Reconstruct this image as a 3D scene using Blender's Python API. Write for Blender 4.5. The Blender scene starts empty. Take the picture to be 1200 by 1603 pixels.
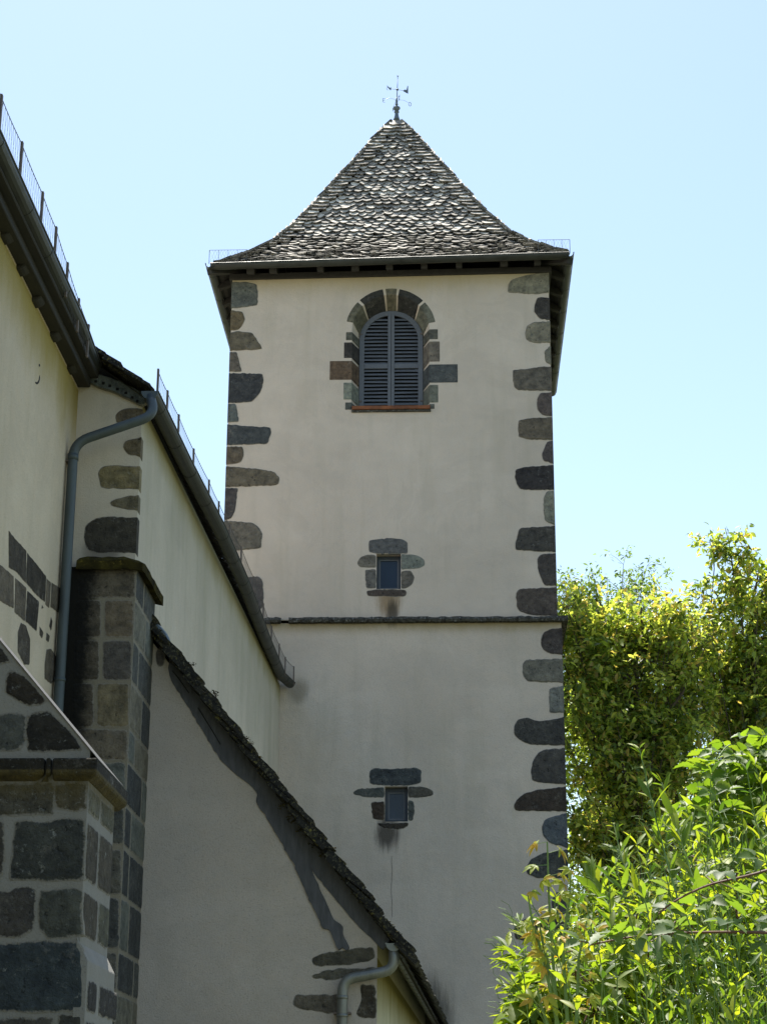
import bpy, bmesh, math, random
import numpy as np
from mathutils import Vector, Matrix
rnd = random.Random(7)
C = bpy.context.scene.collection
R = math.radians

# ------------------------------------------------------------------ camera, sky, sun, exposure
FPX, PITCH, YAW, ROLL = 2995.0, R(18.46), R(2.27), R(.27)      # in pixels of the 1200 x 1603 photograph
CAM = Vector((0, 0, 1.6))
ROT = (Matrix.Rotation(YAW, 3, 'Z') @ Matrix.Rotation(math.pi/2 + PITCH, 3, 'X') @ Matrix.Rotation(ROLL, 3, 'Z'))
cd = bpy.data.cameras.new('camera'); cam = bpy.data.objects.new('camera', cd); C.objects.link(cam)
cd.sensor_fit = 'VERTICAL'; cd.sensor_height = 36; cd.lens = FPX/1603*36
cd.clip_start = .1; cd.clip_end = 3000
cam.matrix_world = Matrix.Translation(CAM) @ ROT.to_4x4()
bpy.context.scene.camera = cam
SUN_EL, SUN_AZ = R(66), R(-14)          # behind the tower, a little to the left
w = bpy.data.worlds.new('World'); bpy.context.scene.world = w; w.use_nodes = True
nt = w.node_tree; bg = nt.nodes['Background']
sky = nt.nodes.new('ShaderNodeTexSky'); sky.sky_type = 'NISHITA'; sky.sun_disc = False
sky.sun_elevation = SUN_EL; sky.sun_rotation = SUN_AZ; sky.air_density = 1.15; sky.dust_density = .7; sky.ozone_density = 1.0
tint = nt.nodes.new('ShaderNodeMix'); tint.data_type = 'RGBA'; tint.blend_type = 'MULTIPLY'; tint.inputs['Factor'].default_value = 1; tint.inputs['B'].default_value = (1.01, .99, .935, 1)   # the camera's white balance
nt.links.new(sky.outputs[0], tint.inputs['A']); nt.links.new(tint.outputs['Result'], bg.inputs[0]); bg.inputs[1].default_value = .12
ld = bpy.data.lights.new('sun', 'SUN'); ld.energy = 5; ld.angle = R(.5); ld.color = (1, .95, .86)
lo = bpy.data.objects.new('sun', ld); C.objects.link(lo)
sd = Vector((math.sin(SUN_AZ)*math.cos(SUN_EL), math.cos(SUN_AZ)*math.cos(SUN_EL), math.sin(SUN_EL)))
lo.rotation_euler = sd.to_track_quat('Z', 'Y').to_euler()
vs = bpy.context.scene.view_settings
vs.view_transform = 'Standard'; vs.look = 'None'; vs.gamma = 1; vs.exposure = .95

def ray(x, y): return ROT @ Vector(((x-600)/FPX, (801.5-y)/FPX, -1))
def AY(x, y, Y): d = ray(x, y); return CAM + d*(Y/d.y)
def AX(x, y, X): d = ray(x, y); return CAM + d*(X/d.x)
def AZ(x, y, Z): d = ray(x, y); return CAM + d*((Z-1.6)/d.z)

# ------------------------------------------------------------------ mesh builder
class MB:
    def __init__(s): s.v = []; s.f = []; s.c = []; s.m = []; s.rim = {}
    def add(s, vs, fs, col=(.3, .3, .3), mi=0):
        o = len(s.v); s.v += [tuple(v) for v in vs]
        for f in fs: s.f.append([i+o for i in f]); s.c.append(col); s.m.append(mi)
    def box(s, a, b, col=(.3, .3, .3), mi=0):
        x0, y0, z0 = a; x1, y1, z1 = b
        s.add([(x0,y0,z0),(x1,y0,z0),(x1,y1,z0),(x0,y1,z0),(x0,y0,z1),(x1,y0,z1),(x1,y1,z1),(x0,y1,z1)],
              [(0,3,2,1),(4,5,6,7),(0,1,5,4),(1,2,6,5),(2,3,7,6),(3,0,4,7)], col, mi)
    def hexa(s, p, col=(.3, .3, .3), mi=0):       # eight corners in box order
        s.add(p, [(0,3,2,1),(4,5,6,7),(0,1,5,4),(1,2,6,5),(2,3,7,6),(3,0,4,7)], col, mi)
    def beam(s, a, b, wd, ht, col=(.3, .3, .3), mi=0, up=Vector((0, 0, 1))):
        a = Vector(a); b = Vector(b); d = (b-a).normalized(); sd_ = d.cross(up).normalized(); u = sd_.cross(d)
        sd_ *= wd/2; u *= ht/2
        s.hexa([a-sd_-u, a+sd_-u, b+sd_-u, b-sd_-u, a-sd_+u, a+sd_+u, b+sd_+u, b-sd_+u], col, mi)
    def prism(s, poly, n, d, col=(.3, .3, .3), mi=0):   # extrude a planar polygon along n*d
        n = Vector(n)*d; k = len(poly); p = [Vector(q) for q in poly]
        s.add(p + [q+n for q in p], [tuple(range(k))[::-1], tuple(range(k, 2*k))] + [(i, (i+1) % k, k+(i+1) % k, k+i) for i in range(k)], col, mi)
    def sweep(s, prof, path, closed=True, caps=True, col=(.3, .3, .3), mi=0, up=Vector((0, 0, 1))):
        path = [Vector(p) for p in path]; n = len(path); k = len(prof); V = []
        for i, p in enumerate(path):
            d0 = (path[i]-path[max(i-1, 0)]); d1 = (path[min(i+1, n-1)]-path[i])
            d = ((d0.normalized() if d0.length else Vector()) + (d1.normalized() if d1.length else Vector())).normalized()
            sx = d.cross(up)
            if sx.length < 1e-3: sx = Vector((1, 0, 0))
            sx.normalize(); u = sx.cross(d)
            V += [p + sx*a + u*b for a, b in prof]
        F = []
        kk = k if closed else k-1
        for i in range(n-1):
            for j in range(kk): F.append((i*k+j, i*k+(j+1) % k, (i+1)*k+(j+1) % k, (i+1)*k+j))
        if caps: F += [tuple(range(k))[::-1], tuple(range((n-1)*k, n*k))]
        s.add(V, F, col, mi)
    def tube(s, path, r, k=10, col=(.3, .3, .3), mi=0, r1=None):
        path = [Vector(p) for p in path]; n = len(path); V = []; ref = None
        for i, p in enumerate(path):
            d = (path[min(i+1, n-1)]-path[max(i-1, 0)]).normalized()
            if ref is None:
                ref = d.orthogonal().normalized()
            ref = (ref - d*ref.dot(d)).normalized(); b = d.cross(ref)
            rr = r if r1 is None else r+(r1-r)*i/(n-1)
            V += [p + (ref*math.cos(t)+b*math.sin(t))*rr for t in [2*math.pi*j/k for j in range(k)]]
        F = [(i*k+j, i*k+(j+1) % k, (i+1)*k+(j+1) % k, (i+1)*k+j) for i in range(n-1) for j in range(k)]
        F += [tuple(range(k))[::-1], tuple(range((n-1)*k, n*k))]
        s.add(V, F, col, mi)
    def lathe(s, prof, c, k=20, col=(.3, .3, .3), mi=0):
        c = Vector(c); V = []
        for r, z in prof: V += [c+Vector((r*math.cos(2*math.pi*j/k), r*math.sin(2*math.pi*j/k), z)) for j in range(k)]
        F = [(i*k+j, i*k+(j+1) % k, (i+1)*k+(j+1) % k, (i+1)*k+j) for i in range(len(prof)-1) for j in range(k)]
        s.add(V, F+[tuple(range(k))[::-1], tuple(range((len(prof)-1)*k, len(prof)*k))], col, mi)
    def slab(s, pts, n, proud=.007, depth=.06, col=(.3, .3, .3), mi=0, sharp=(), jit=.004, seg=.035, rad=.03, bev=.022, r=None):
        """irregular stone: an outline on a wall plane, rounded, roughened, with a worn edge; n is the outward normal"""
        r = r or rnd; n = Vector(n).normalized(); pts = [Vector(p) for p in pts]
        P = [(p, i in sharp) for i, p in enumerate(pts)]
        Q = []
        for i in range(len(P)):
            p, sp = P[i]
            if sp: Q.append((p, True)); continue
            e0 = P[i-1][0]-p; e1 = P[(i+1) % len(P)][0]-p
            c0 = p+e0*min(.42, rad/max(e0.length, 1e-5)); c1 = p+e1*min(.42, rad/max(e1.length, 1e-5))
            Q += [(c0, False), ((c0+c1)*.25+p*.5, False), (c1, False)]
        P = Q
        Q = []
        for i in range(len(P)):
            a, sa = P[i]; b, sb = P[(i+1) % len(P)]; k = max(1, int((b-a).length/seg)); Q.append(a)
            for t in range(1, k):
                q = a.lerp(b, t/k)
                if not (sa and sb): q += Vector([r.uniform(-jit, jit) for _ in range(3)])*Vector((1, 1, 1)).length*.6
                q -= n*(q-a).dot(n); Q.append(q)
        m = len(Q); c = sum(Q, Vector())/m
        ua = n.cross(Vector((0, 0, 1))).normalized(); va = ua.cross(n)
        U_ = [(q-c).dot(ua) for q in Q]; V_ = [(q-c).dot(va) for q in Q]
        su = max(.5, 1-2*bev/(max(U_)-min(U_))); sv = max(.5, 1-2*bev/(max(V_)-min(V_)))
        shp = [any((Q[i]-pts[k]).length < 1e-5 for k in sharp) for i in range(m)]
        if sharp:
            xs_ = [(pts[k]-c).dot(ua) for k in sharp]; xe_ = sum(xs_)/len(xs_)
            shp = [abs(U_[i]-xe_) < .012 for i in range(m)]
        inner = [c+ua*(U_[i]*(1 if shp[i] else su))+va*(V_[i]*sv)+n*proud for i in range(m)]
        V = [q-n*depth for q in Q] + [q+n*proud*.25 for q in Q] + inner
        for i in range(m): s.rim[len(s.v)+m+i] = 0. if shp[i] else 1.; s.rim[len(s.v)+i] = 0. if shp[i] else 1.
        F = []
        for L in range(2):
            for i in range(m): F.append((L*m+i, L*m+(i+1) % m, (L+1)*m+(i+1) % m, (L+1)*m+i))
        F.append(tuple(range(2*m, 3*m)))
        s.add(V, F, col, mi)
    def build(s, name, mat, parent=None, smooth=False, bevel=0, fix=True):
        me = bpy.data.meshes.new(name)
        off = parent_loc(parent)
        me.from_pydata([(v[0]-off.x, v[1]-off.y, v[2]-off.z) for v in s.v], [], s.f)
        a = me.color_attributes.new('col', 'FLOAT_COLOR', 'CORNER')
        buf = np.empty((len(me.loops), 4), np.float32); i = 0
        for f, c in zip(s.f, s.c):
            buf[i:i+len(f), :3] = c; i += len(f)
        buf[:, 3] = 1; a.data.foreach_set('color', buf.ravel())
        ra = me.attributes.new('rim', 'FLOAT', 'POINT')
        if s.rim and not bevel: ra.data.foreach_set('value', [s.rim.get(i, 0.) for i in range(len(s.v))])
        mats = mat if isinstance(mat, (list, tuple)) else [mat]
        for m in mats: me.materials.append(m)
        me.polygons.foreach_set('material_index', s.m)
        if fix or bevel:
            bm = bmesh.new(); bm.from_mesh(me)
            bmesh.ops.recalc_face_normals(bm, faces=bm.faces)
            if bevel: bmesh.ops.bevel(bm, geom=list(bm.edges), offset=bevel, segments=1, affect='EDGES', clamp_overlap=True)
            bm.to_mesh(me); bm.free()
        if smooth: me.polygons.foreach_set('use_smooth', [True]*len(me.polygons))
        me.update()
        o = bpy.data.objects.new(name, me); C.objects.link(o)
        if parent: o.parent = parent
        return o

def parent_loc(p):
    v = Vector()
    while p: v += p.location; p = p.parent
    return v
def thing(name, label, cat, loc=(0, 0, 0), group=None):
    o = bpy.data.objects.new(name, None); C.objects.link(o); o.location = loc
    o['label'] = label; o['category'] = cat
    if group: o['group'] = group
    return o
def struct(o, kind='structure'): o['kind'] = kind; return o

# ------------------------------------------------------------------ materials
class N:
    def __init__(s, name):
        s.m = bpy.data.materials.new(name); s.m.use_nodes = True; s.t = s.m.node_tree; s.b = s.t.nodes['Principled BSDF']
        s.geo = s.new('ShaderNodeNewGeometry'); s.pos = s.geo.outputs['Position']
    def new(s, k, **kw):
        n = s.t.nodes.new(k)
        for a, b in kw.items(): setattr(n, a, b)
        return n
    def put(s, inp, v):
        if hasattr(v, 'is_output'): s.t.links.new(v, inp)
        else:
            if hasattr(inp.default_value, '__len__') and hasattr(v, '__len__') and len(v) == 3 and len(inp.default_value) == 4: v = (*v, 1)
            inp.default_value = v
    def noise(s, scale, detail=4, rough=.6, vec=None, stretch=None, out=0, dist=0):
        n = s.new('ShaderNodeTexNoise'); v = vec or s.pos
        if stretch:
            mp = s.new('ShaderNodeMapping'); s.put(mp.inputs[0], v); mp.inputs['Scale'].default_value = stretch; v = mp.outputs[0]
        s.put(n.inputs['Vector'], v); n.inputs['Scale'].default_value = scale; n.inputs['Detail'].default_value = detail
        n.inputs['Roughness'].default_value = rough; n.inputs['Distortion'].default_value = dist
        return n.outputs[out]
    def voro(s, scale, feature='F1', out=0):
        n = s.new('ShaderNodeTexVoronoi', feature=feature); s.put(n.inputs['Vector'], s.pos); n.inputs['Scale'].default_value = scale
        return n.outputs[out]
    def rng(s, v, a, b, c=0, d=1, smooth=False):
        n = s.new('ShaderNodeMapRange'); 
        if smooth: n.interpolation_type = 'SMOOTHSTEP'
        for i, x in enumerate((v, a, b, c, d)): s.put(n.inputs[i], x)
        return n.outputs[0]
    def op(s, o, a, b=0.):
        n = s.new('ShaderNodeMath', operation=o); s.put(n.inputs[0], a); s.put(n.inputs[1], b); return n.outputs[0]
    def mix(s, f, a, b, mode='MIX'):
        n = s.new('ShaderNodeMix', data_type='RGBA', blend_type=mode)
        s.put(n.inputs['Factor'], f); s.put(n.inputs['A'], a); s.put(n.inputs['B'], b); return n.outputs['Result']
    def xyz(s):
        n = s.new('ShaderNodeSeparateXYZ'); s.put(n.inputs[0], s.pos); return n.outputs
    def attr(s, name='col'):
        n = s.new('ShaderNodeAttribute', attribute_name=name); return n.outputs['Color']
    def bump(s, h, strength=.3, dist=.01):
        n = s.new('ShaderNodeBump'); s.put(n.inputs['Height'], h); n.inputs['Strength'].default_value = strength
        n.inputs['Distance'].default_value = dist; s.t.links.new(n.outputs[0], s.b.inputs['Normal'])
    def fin(s, col, rough=.9, metal=0, spec=.3):
        s.put(s.b.inputs['Base Color'], col); s.put(s.b.inputs['Roughness'], rough); s.put(s.b.inputs['Metallic'], metal)
        s.b.inputs['Specular IOR Level'].default_value = spec
        return s.m

def stucco(name, base, stains=(), streak=.25, tint=(.36, .31, .12)):
    """roughcast render; stains: functions n -> mask (0..1), colour"""
    n = N(name)
    big = n.noise(.7, 4, .6); fine = n.noise(60, 3, .7); mid = n.noise(7, 5, .65)
    st = n.noise(2.2, 5, .6, stretch=(1.6, 1.6, .16))
    c = n.mix(n.rng(big, .3, .7), [x*.88 for x in base], [x*1.07 for x in base])
    c = n.mix(n.rng(mid, .35, .7, 0, .35), c, [base[0]*1.06, base[1]*.98, base[2]*.88])
    c = n.mix(n.rng(st, .5, .75, 0, streak), c, [base[0]*.62, base[1]*.64, base[2]*.55])
    pt = n.voro(.55, 'SMOOTH_F1'); c = n.mix(n.op('MULTIPLY', n.rng(n.noise(1.1, 6, .75, dist=1.2), .5, .56, 0, .24), 1.), c, [x*.8 for x in base])
    c = n.mix(n.rng(n.noise(.45, 3, .6, stretch=(1, 1, 2.5)), .52, .6, 0, .2), c, [min(1, x*1.18) for x in base])
    sp = n.noise(110, 1, .5)
    c = n.mix(n.rng(sp, .6, .74, 0, .45), c, [x*.42 for x in base])
    for fn in stains:
        m, col = fn(n); c = n.mix(m, c, col)
    n.bump(n.op('ADD', n.op('MULTIPLY', fine, .6), n.op('MULTIPLY', mid, .9)), .7, .016)
    return n.fin(c, .95, spec=.15)

def near(n, v, c, r, soft, nz=None, amp=0.):     # 1 where |v-c|<r
    d = n.op('ABSOLUTE', n.op('SUBTRACT', v, c))
    if nz is not None: d = n.op('ADD', d, n.op('MULTIPLY', n.op('SUBTRACT', nz, .5), amp))
    return n.rng(d, r, r+soft, 1, 0, True)
def blob(x, z, rx, rz, col, amt=1., amp=1.2, scale=7, streak=True):   # stain of its own shape on a front wall
    def fn(n):
        X, Y, Z = n.xyz(); nz = n.noise(scale*1.5, 6, .75, stretch=(1.5, 1, .16) if streak else None)
        a = n.op('DIVIDE', n.op('SUBTRACT', X, x), rx); b = n.op('DIVIDE', n.op('SUBTRACT', Z, z), rz)
        d = n.op('SQRT', n.op('ADD', n.op('MULTIPLY', a, a), n.op('MULTIPLY', b, b)))
        d = n.op('ADD', d, n.op('MULTIPLY', n.op('SUBTRACT', nz, .5), amp))
        return n.rng(d, .35, 1.1, amt, 0, True), col
    return fn
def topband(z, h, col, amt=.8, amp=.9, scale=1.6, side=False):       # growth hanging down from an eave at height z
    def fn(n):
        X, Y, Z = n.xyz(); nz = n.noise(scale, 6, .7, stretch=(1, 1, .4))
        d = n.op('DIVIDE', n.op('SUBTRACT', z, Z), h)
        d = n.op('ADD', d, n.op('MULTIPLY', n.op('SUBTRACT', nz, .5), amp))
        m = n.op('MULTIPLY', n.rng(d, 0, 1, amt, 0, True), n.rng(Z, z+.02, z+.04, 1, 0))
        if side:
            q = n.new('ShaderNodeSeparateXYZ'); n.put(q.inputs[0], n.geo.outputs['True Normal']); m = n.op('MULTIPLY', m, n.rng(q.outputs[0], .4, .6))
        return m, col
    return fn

WALLC = (.59, .515, .435)
OLIVE = (.2, .165, .045)

def stone_mat(name, dirt=None, lichen=.35, smear=(.25, .23, .195)):
    n = N(name); c = n.attr()
    a = n.noise(9, 5, .7); f = n.noise(55, 4, .75); big = n.noise(2.5, 3, .6)
    c = n.mix(n.rng(a, .3, .7), n.mix(1., c, (.5, .5, .52), 'MULTIPLY'), n.mix(1., c, (1.5, 1.45, 1.35), 'MULTIPLY'))
    pit = n.noise(22, 3, .6); c = n.mix(n.rng(pit, .63, .7, 0, .75), c, (.012, .012, .012))
    c = n.mix(n.rng(f, .6, .72, 0, .5), c, (.015, .015, .016))
    c = n.mix(n.op('MULTIPLY', n.rng(f, .38, .28, 0, .5), n.rng(big, .45, .65)), c, (.34, .34, .32))
    c = n.mix(n.op('MULTIPLY', n.rng(n.noise(20, 6, .8), .58, .68, 0, lichen), n.rng(big, .4, .6)), c, (.4, .41, .38))
    rm = n.new('ShaderNodeAttribute', attribute_name='rim').outputs['Fac']; ed = n.noise(28, 4, .7)
    c = n.mix(n.rng(n.op('ADD', rm, n.op('MULTIPLY', n.op('SUBTRACT', ed, .5), 1.5)), .55, .85, 0, .9), c, smear)
    c = n.mix(n.op('MULTIPLY', n.rng(n.noise(4, 5, .75), .56, .66, 0, .45), n.rng(ed, .4, .6)), c, smear)
    if dirt:
        for fn in dirt:
            m, col = fn(n); c = n.mix(m, c, col)
    n.bump(n.op('ADD', n.op('MULTIPLY', f, .5), n.op('ADD', a, n.op('MULTIPLY', pit, -.8))), 1., .03)
    return n.fin(c, .88, spec=.25)

def plain(name, col, rough=.6, metal=0, var=.25, scale=6, stretch=None, spec=.4, bump=.15, fine=40):
    n = N(name); a = n.noise(scale, 5, .65, stretch=stretch); f = n.noise(fine, 3, .7, stretch=stretch)
    c = n.mix(n.rng(a, .3, .7), [x*(1-var) for x in col], [min(1, x*(1+var)) for x in col])
    c = n.mix(n.rng(f, .55, .75, 0, .4), c, [x*.5 for x in col])
    if bump: n.bump(f, bump, .005)
    return n.fin(c, n.rng(a, .3, .7, rough-.1, rough+.12), metal, spec)

M = {}
D = 29.0
M['tower'] = stucco('tower_render', WALLC, [ # growths and runs
   
    topband(15.45, .45, (.42, .34, .16), .6), topband(9.48, .28, (.26, .2, .07), .75, .6, 3),
    blob(-1.06, 9.82, .24, .38, (.2, .115, .03), .7), blob(-1.0, 9.62, .12, .3, (.05, .045, .035), .8),
    blob(-1.07, 6.15, .24, .32, (.04, .035, .03), .85), blob(-.45, 3.45, .45, .75, (.06, .055, .045), .85, .7),
    blob(-2.45, 8.35, .2, .25, (.12, .1, .06), .5, .8),
    ], .32)
M['nave'] = stucco('nave_render', (.58, .495, .375), [topband(8.55, .75, (.3, .23, .05), .9, 1.1, 1.2),
    ], .3)
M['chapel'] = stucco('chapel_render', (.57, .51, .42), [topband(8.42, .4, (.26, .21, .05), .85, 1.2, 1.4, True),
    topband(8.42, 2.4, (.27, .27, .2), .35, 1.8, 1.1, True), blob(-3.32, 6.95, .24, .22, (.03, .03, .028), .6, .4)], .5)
M['lean'] = stucco('lean_to_render', (.47, .415, .36), [], .12)
M['lean_side'] = stucco('lean_to_side_render', (.5, .46, .31), [topband(3.25, .55, (.16, .13, .02), .95, 1.0, 2)], .6)
M['stone'] = stone_mat('basalt')
M['mortar'] = stucco('lime_mortar', (.33, .31, .26), [], .3)
def wet(n):
    X, Y, Z = n.xyz(); nz = n.noise(5, 5, .75)
    m = n.rng(n.op('ADD', X, n.op('MULTIPLY', n.op('SUBTRACT', nz, .5), .35)), -3.42, -3.26, 1, 0, True)
    return n.op('MULTIPLY', m, n.rng(Z, 5.05, 5.2, 0, .97)), (.008, .008, .007)
M['pier_stone'] = stone_mat('pier_basalt', [wet])
M['pier_mortar'] = stucco('pier_mortar', (.23, .21, .165), [wet], .3)
YZ = AY(60, 1214, 10.5).z
def yel(n):
    X, Y, Z = n.xyz(); nz = n.noise(6, 5, .7, stretch=(1.5, 1.5, .25))
    d = n.op('ADD', n.op('DIVIDE', n.op('SUBTRACT', YZ, Z), .13), n.op('MULTIPLY', n.op('SUBTRACT', nz, .5), 1.5))
    return n.op('MULTIPLY', n.rng(d, .2, 1.4, n.rng(n.noise(13, 5, .8), .35, .6, .35, .95), 0, True), n.rng(Z, YZ+.02, YZ+.03, 1, 0)), (.1, .075, .024)
M['but_stone'] = stone_mat('buttress_basalt', [yel], .6)
M['but_mortar'] = stucco('buttress_mortar', (.24, .23, .21), [yel], .3)
M['zinc'] = plain('weathered_zinc', (.045, .048, .043), .5, .35, .3, 4, (1, 1, 1))
M['zinc_blue'] = plain('blue_grey_zinc', (.075, .092, .097), .55, .3, .25, 5, (1, 1, .3))
M['galv'] = plain('galvanised_steel', (.2, .205, .185), .45, .5, .3, 6, (1, 1, .4))
M['timber'] = plain('dark_timber', (.032, .03, .026), .85, 0, .4, 5, (3, .4, 3))
M['beam'] = plain('weathered_grey_timber', (.085, .085, .09), .85, 0, .35, 5, (6, 1, 1.2), bump=.5)
M['shutter'] = plain('blue_grey_paint', (.115, .124, .14), .55, 0, .15, 4)
M['frame'] = plain('dark_blue_frame', (.035, .045, .06), .45, 0, .2, 4)
M['rust'] = plain('rusty_sill', (.18, .068, .03), .85, 0, .4, 8)
M['iron'] = plain('rusted_iron', (.15, .12, .1), .7, .2, .3, 10)
M['lead'] = plain('grey_lead', (.13, .16, .18), .5, .4, .2, 6)
M['wire'] = plain('dull_wire', (.1, .09, .08), .6, .3, .2, 10)
M['dark'] = plain('dark_interior', (.02, .02, .02), .9, 0, .1)
def ledge_mat():
    n = N('lichened_ledge'); f = n.noise(14, 6, .8); g = n.noise(30, 4, .7)
    c = n.mix(n.rng(f, .4, .6), (.03, .028, .024), (.1, .095, .08)); c = n.mix(n.rng(g, .58, .66, 0, .8), c, (.33, .34, .32))
    n.bump(n.op('ADD', f, g), .8, .02); return n.fin(c, .95, spec=.1)
M['ledge'] = ledge_mat()
def slate_mat(name, moss=.15, lich=(.62, .58, .5)):
    n = N(name); c = n.attr(); a = n.noise(11, 5, .75); f = n.noise(40, 5, .75); b = n.noise(1.3, 3, .6)
    c = n.mix(n.rng(a, .35, .65), n.mix(1., c, (.6, .6, .6), 'MULTIPLY'), n.mix(1., c, (1.35, 1.32, 1.28), 'MULTIPLY'))
    c = n.mix(n.rng(f, .54, .62, 0, .85), c, lich); c = n.mix(n.rng(f, .44, .36, 0, .85), c, (.03, .028, .024))
    c = n.mix(n.op('MULTIPLY', n.rng(n.noise(17, 5, .7), .57, .66), n.rng(b, .45, .65, 0, moss*4)), c, (.2, .17, .04))
    n.bump(n.op('ADD', a, f), .5, .01); return n.fin(c, .8, spec=.3)
M['slate'] = slate_mat('stone_slate')
M['mossy_slate'] = slate_mat('mossy_slate', .3, (.13, .12, .07))
def moss_mat():
    n = N('moss'); f = n.noise(30, 5, .8); b = n.noise(5, 4, .6)
    c = n.mix(n.rng(b, .35, .65), (.02, .018, .01), (.075, .062, .016)); c = n.mix(n.op('MULTIPLY', n.rng(f, .55, .7), n.rng(n.noise(1.7, 3), .5, .62)), c, (.36, .27, .06))
    n.bump(f, 1, .03); return n.fin(c, 1, spec=.05)
M['moss'] = moss_mat()
def glass_mat():
    n = N('window_glass'); c = n.mix(n.rng(n.noise(2, 2), .3, .7), (.006, .014, .03), (.014, .028, .055))
    return n.fin(c, .12, 0, .3)
M['glass'] = glass_mat()

def ph(r, g, b, k=2.0):
    k *= .8      # shade-side photo colour -> base colour
    f = lambda u: ((u/255+.055)/1.055)**2.4 if u > 10 else u/255/12.92
    return tuple(min(.8, f(u)*k*w_) for u, w_ in ((r, 1.06), (g, .98), (b, .86)))
def wallhole(outer, holes, n, depth=None):
    """triangulated wall face with openings (all loops planar, world coordinates)"""
    bm = bmesh.new(); es = []
    for L in [outer]+holes:
        v = [bm.verts.new(p) for p in L]
        es += [bm.edges.new((v[i], v[(i+1) % len(v)])) for i in range(len(v))]
    bmesh.ops.triangle_fill(bm, use_beauty=True, edges=es, normal=Vector(n))
    bm.verts.index_update()
    V = [tuple(v.co) for v in bm.verts]; F = [tuple(v.index for v in f.verts) for f in bm.faces]; bm.free(); return V, F

# ------------------------------------------------------------------ ground
g = MB(); g.add([(-400, -400, 0), (400, -400, 0), (400, 600, 0), (-400, 600, 0)], [(0, 1, 2, 3)])
n = N('meadow_ground'); M['ground'] = n.fin(n.mix(n.rng(n.noise(.6, 6, .7), .35, .65), (.05, .075, .025), (.13, .12, .08)), .95)
struct(g.build('ground', M['ground']))

# ------------------------------------------------------------------ bell tower
TXL, TXR, CX = -3.69, 1.57, -1.06
TD = TXR-TXL; CY = D+TD/2
def TP(x, y, d=0.): return AY(x, y, D+d)
tower = thing('bell_tower', 'tall square rendered bell tower with dark corner stones and a steep slate roof', 'church tower', (CX, CY, 0))
def ztop(x): return 15.40+.012*(x+3.69)          # wall head, slightly out of level
ZS = 9.50                                       # string course
# openings
WX = -1.045; AR = .64; AZC = 15.10-AR; AZB = 13.05       # arched opening on the face of the wall
SR = .53; SRD = .24; SZC = 14.915-SR                      # shutter plane
def arch(r, zc, zb, y, k=18, cx=WX):
    return [Vector((cx-r, y, zb))] + [Vector((cx-r*math.cos(math.pi*i/k), y, zc+r*math.sin(math.pi*i/k))) for i in range(k+1)] + [Vector((cx+r, y, zb))]
def rect(x0, y0, x1, y1, Y):
    a = AY(x0, y0, Y); b = AY(x1, y1, Y); return [Vector((a.x, Y, b.z)), Vector((a.x, Y, a.z)), Vector((b.x, Y, a.z)), Vector((b.x, Y, b.z))]
W1 = rect(589, 867, 627, 922, D); W2 = rect(602, 1231, 638, 1286, D-.06)
mb = MB(); o_arch = arch(AR, AZC, AZB, D)
outer = [Vector((TXL, D, ZS)), Vector((TXL, D, ztop(TXL))), Vector((TXR, D, ztop(TXR))), Vector((TXR, D, ZS))]
V, F = wallhole(outer, [o_arch, W1], (0, -1, 0)); mb.add(V, F)
mb.add([(TXL,D,ZS),(TXL,D+TD,ZS),(TXL,D+TD,ztop(TXL)),(TXL,D,ztop(TXL))], [(0,1,2,3)])
mb.add([(TXR,D,ZS),(TXR,D+TD,ZS),(TXR,D+TD,ztop(TXR)),(TXR,D,ztop(TXR))], [(3,2,1,0)])
mb.add([(TXL,D+TD,ZS),(TXR,D+TD,ZS),(TXR,D+TD,ztop(TXR)),(TXL,D+TD,ztop(TXL))], [(3,2,1,0)])
i_arch = arch(SR, SZC, AZB, D+SRD+.05)
k = len(o_arch); mb.add(o_arch+i_arch, [(i, i+1, k+i+1, k+i) for i in range(k-1)]+[(k-1, 0, k, 2*k-1)])
mb.add(W1+[p+Vector((0, .3, 0)) for p in W1], [(i, (i+1) % 4, 4+(i+1) % 4, 4+i) for i in range(4)])
mb.build('upper_wall', M['tower'], tower, fix=False)
LXL, LXR, LY = TXL-.06, 1.632, D-.06
mb = MB(); outer = [Vector((LXL, LY, 0)), Vector((LXL, LY, ZS-.06)), Vector((LXR, LY, ZS-.06)), Vector((LXR, LY, 0))]
V, F = wallhole(outer, [W2], (0, -1, 0)); mb.add(V, F)
mb.add([(LXL,LY,0),(LXL,D+TD+.06,0),(LXL,D+TD+.06,ZS-.06),(LXL,LY,ZS-.06)], [(0,1,2,3)])
mb.add([(LXR,LY,0),(LXR,D+TD+.06,0),(LXR,D+TD+.06,ZS-.06),(LXR,LY,ZS-.06)], [(3,2,1,0)])
mb.add([(LXL,D+TD+.06,0),(LXR,D+TD+.06,0),(LXR,D+TD+.06,ZS-.06),(LXL,D+TD+.06,ZS-.06)], [(3,2,1,0)])
mb.add(W2+[p+Vector((0, .3, 0)) for p in W2], [(i, (i+1) % 4, 4+(i+1) % 4, 4+i) for i in range(4)])
mb.build('lower_wall', M['tower'], tower, fix=False)
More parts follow.
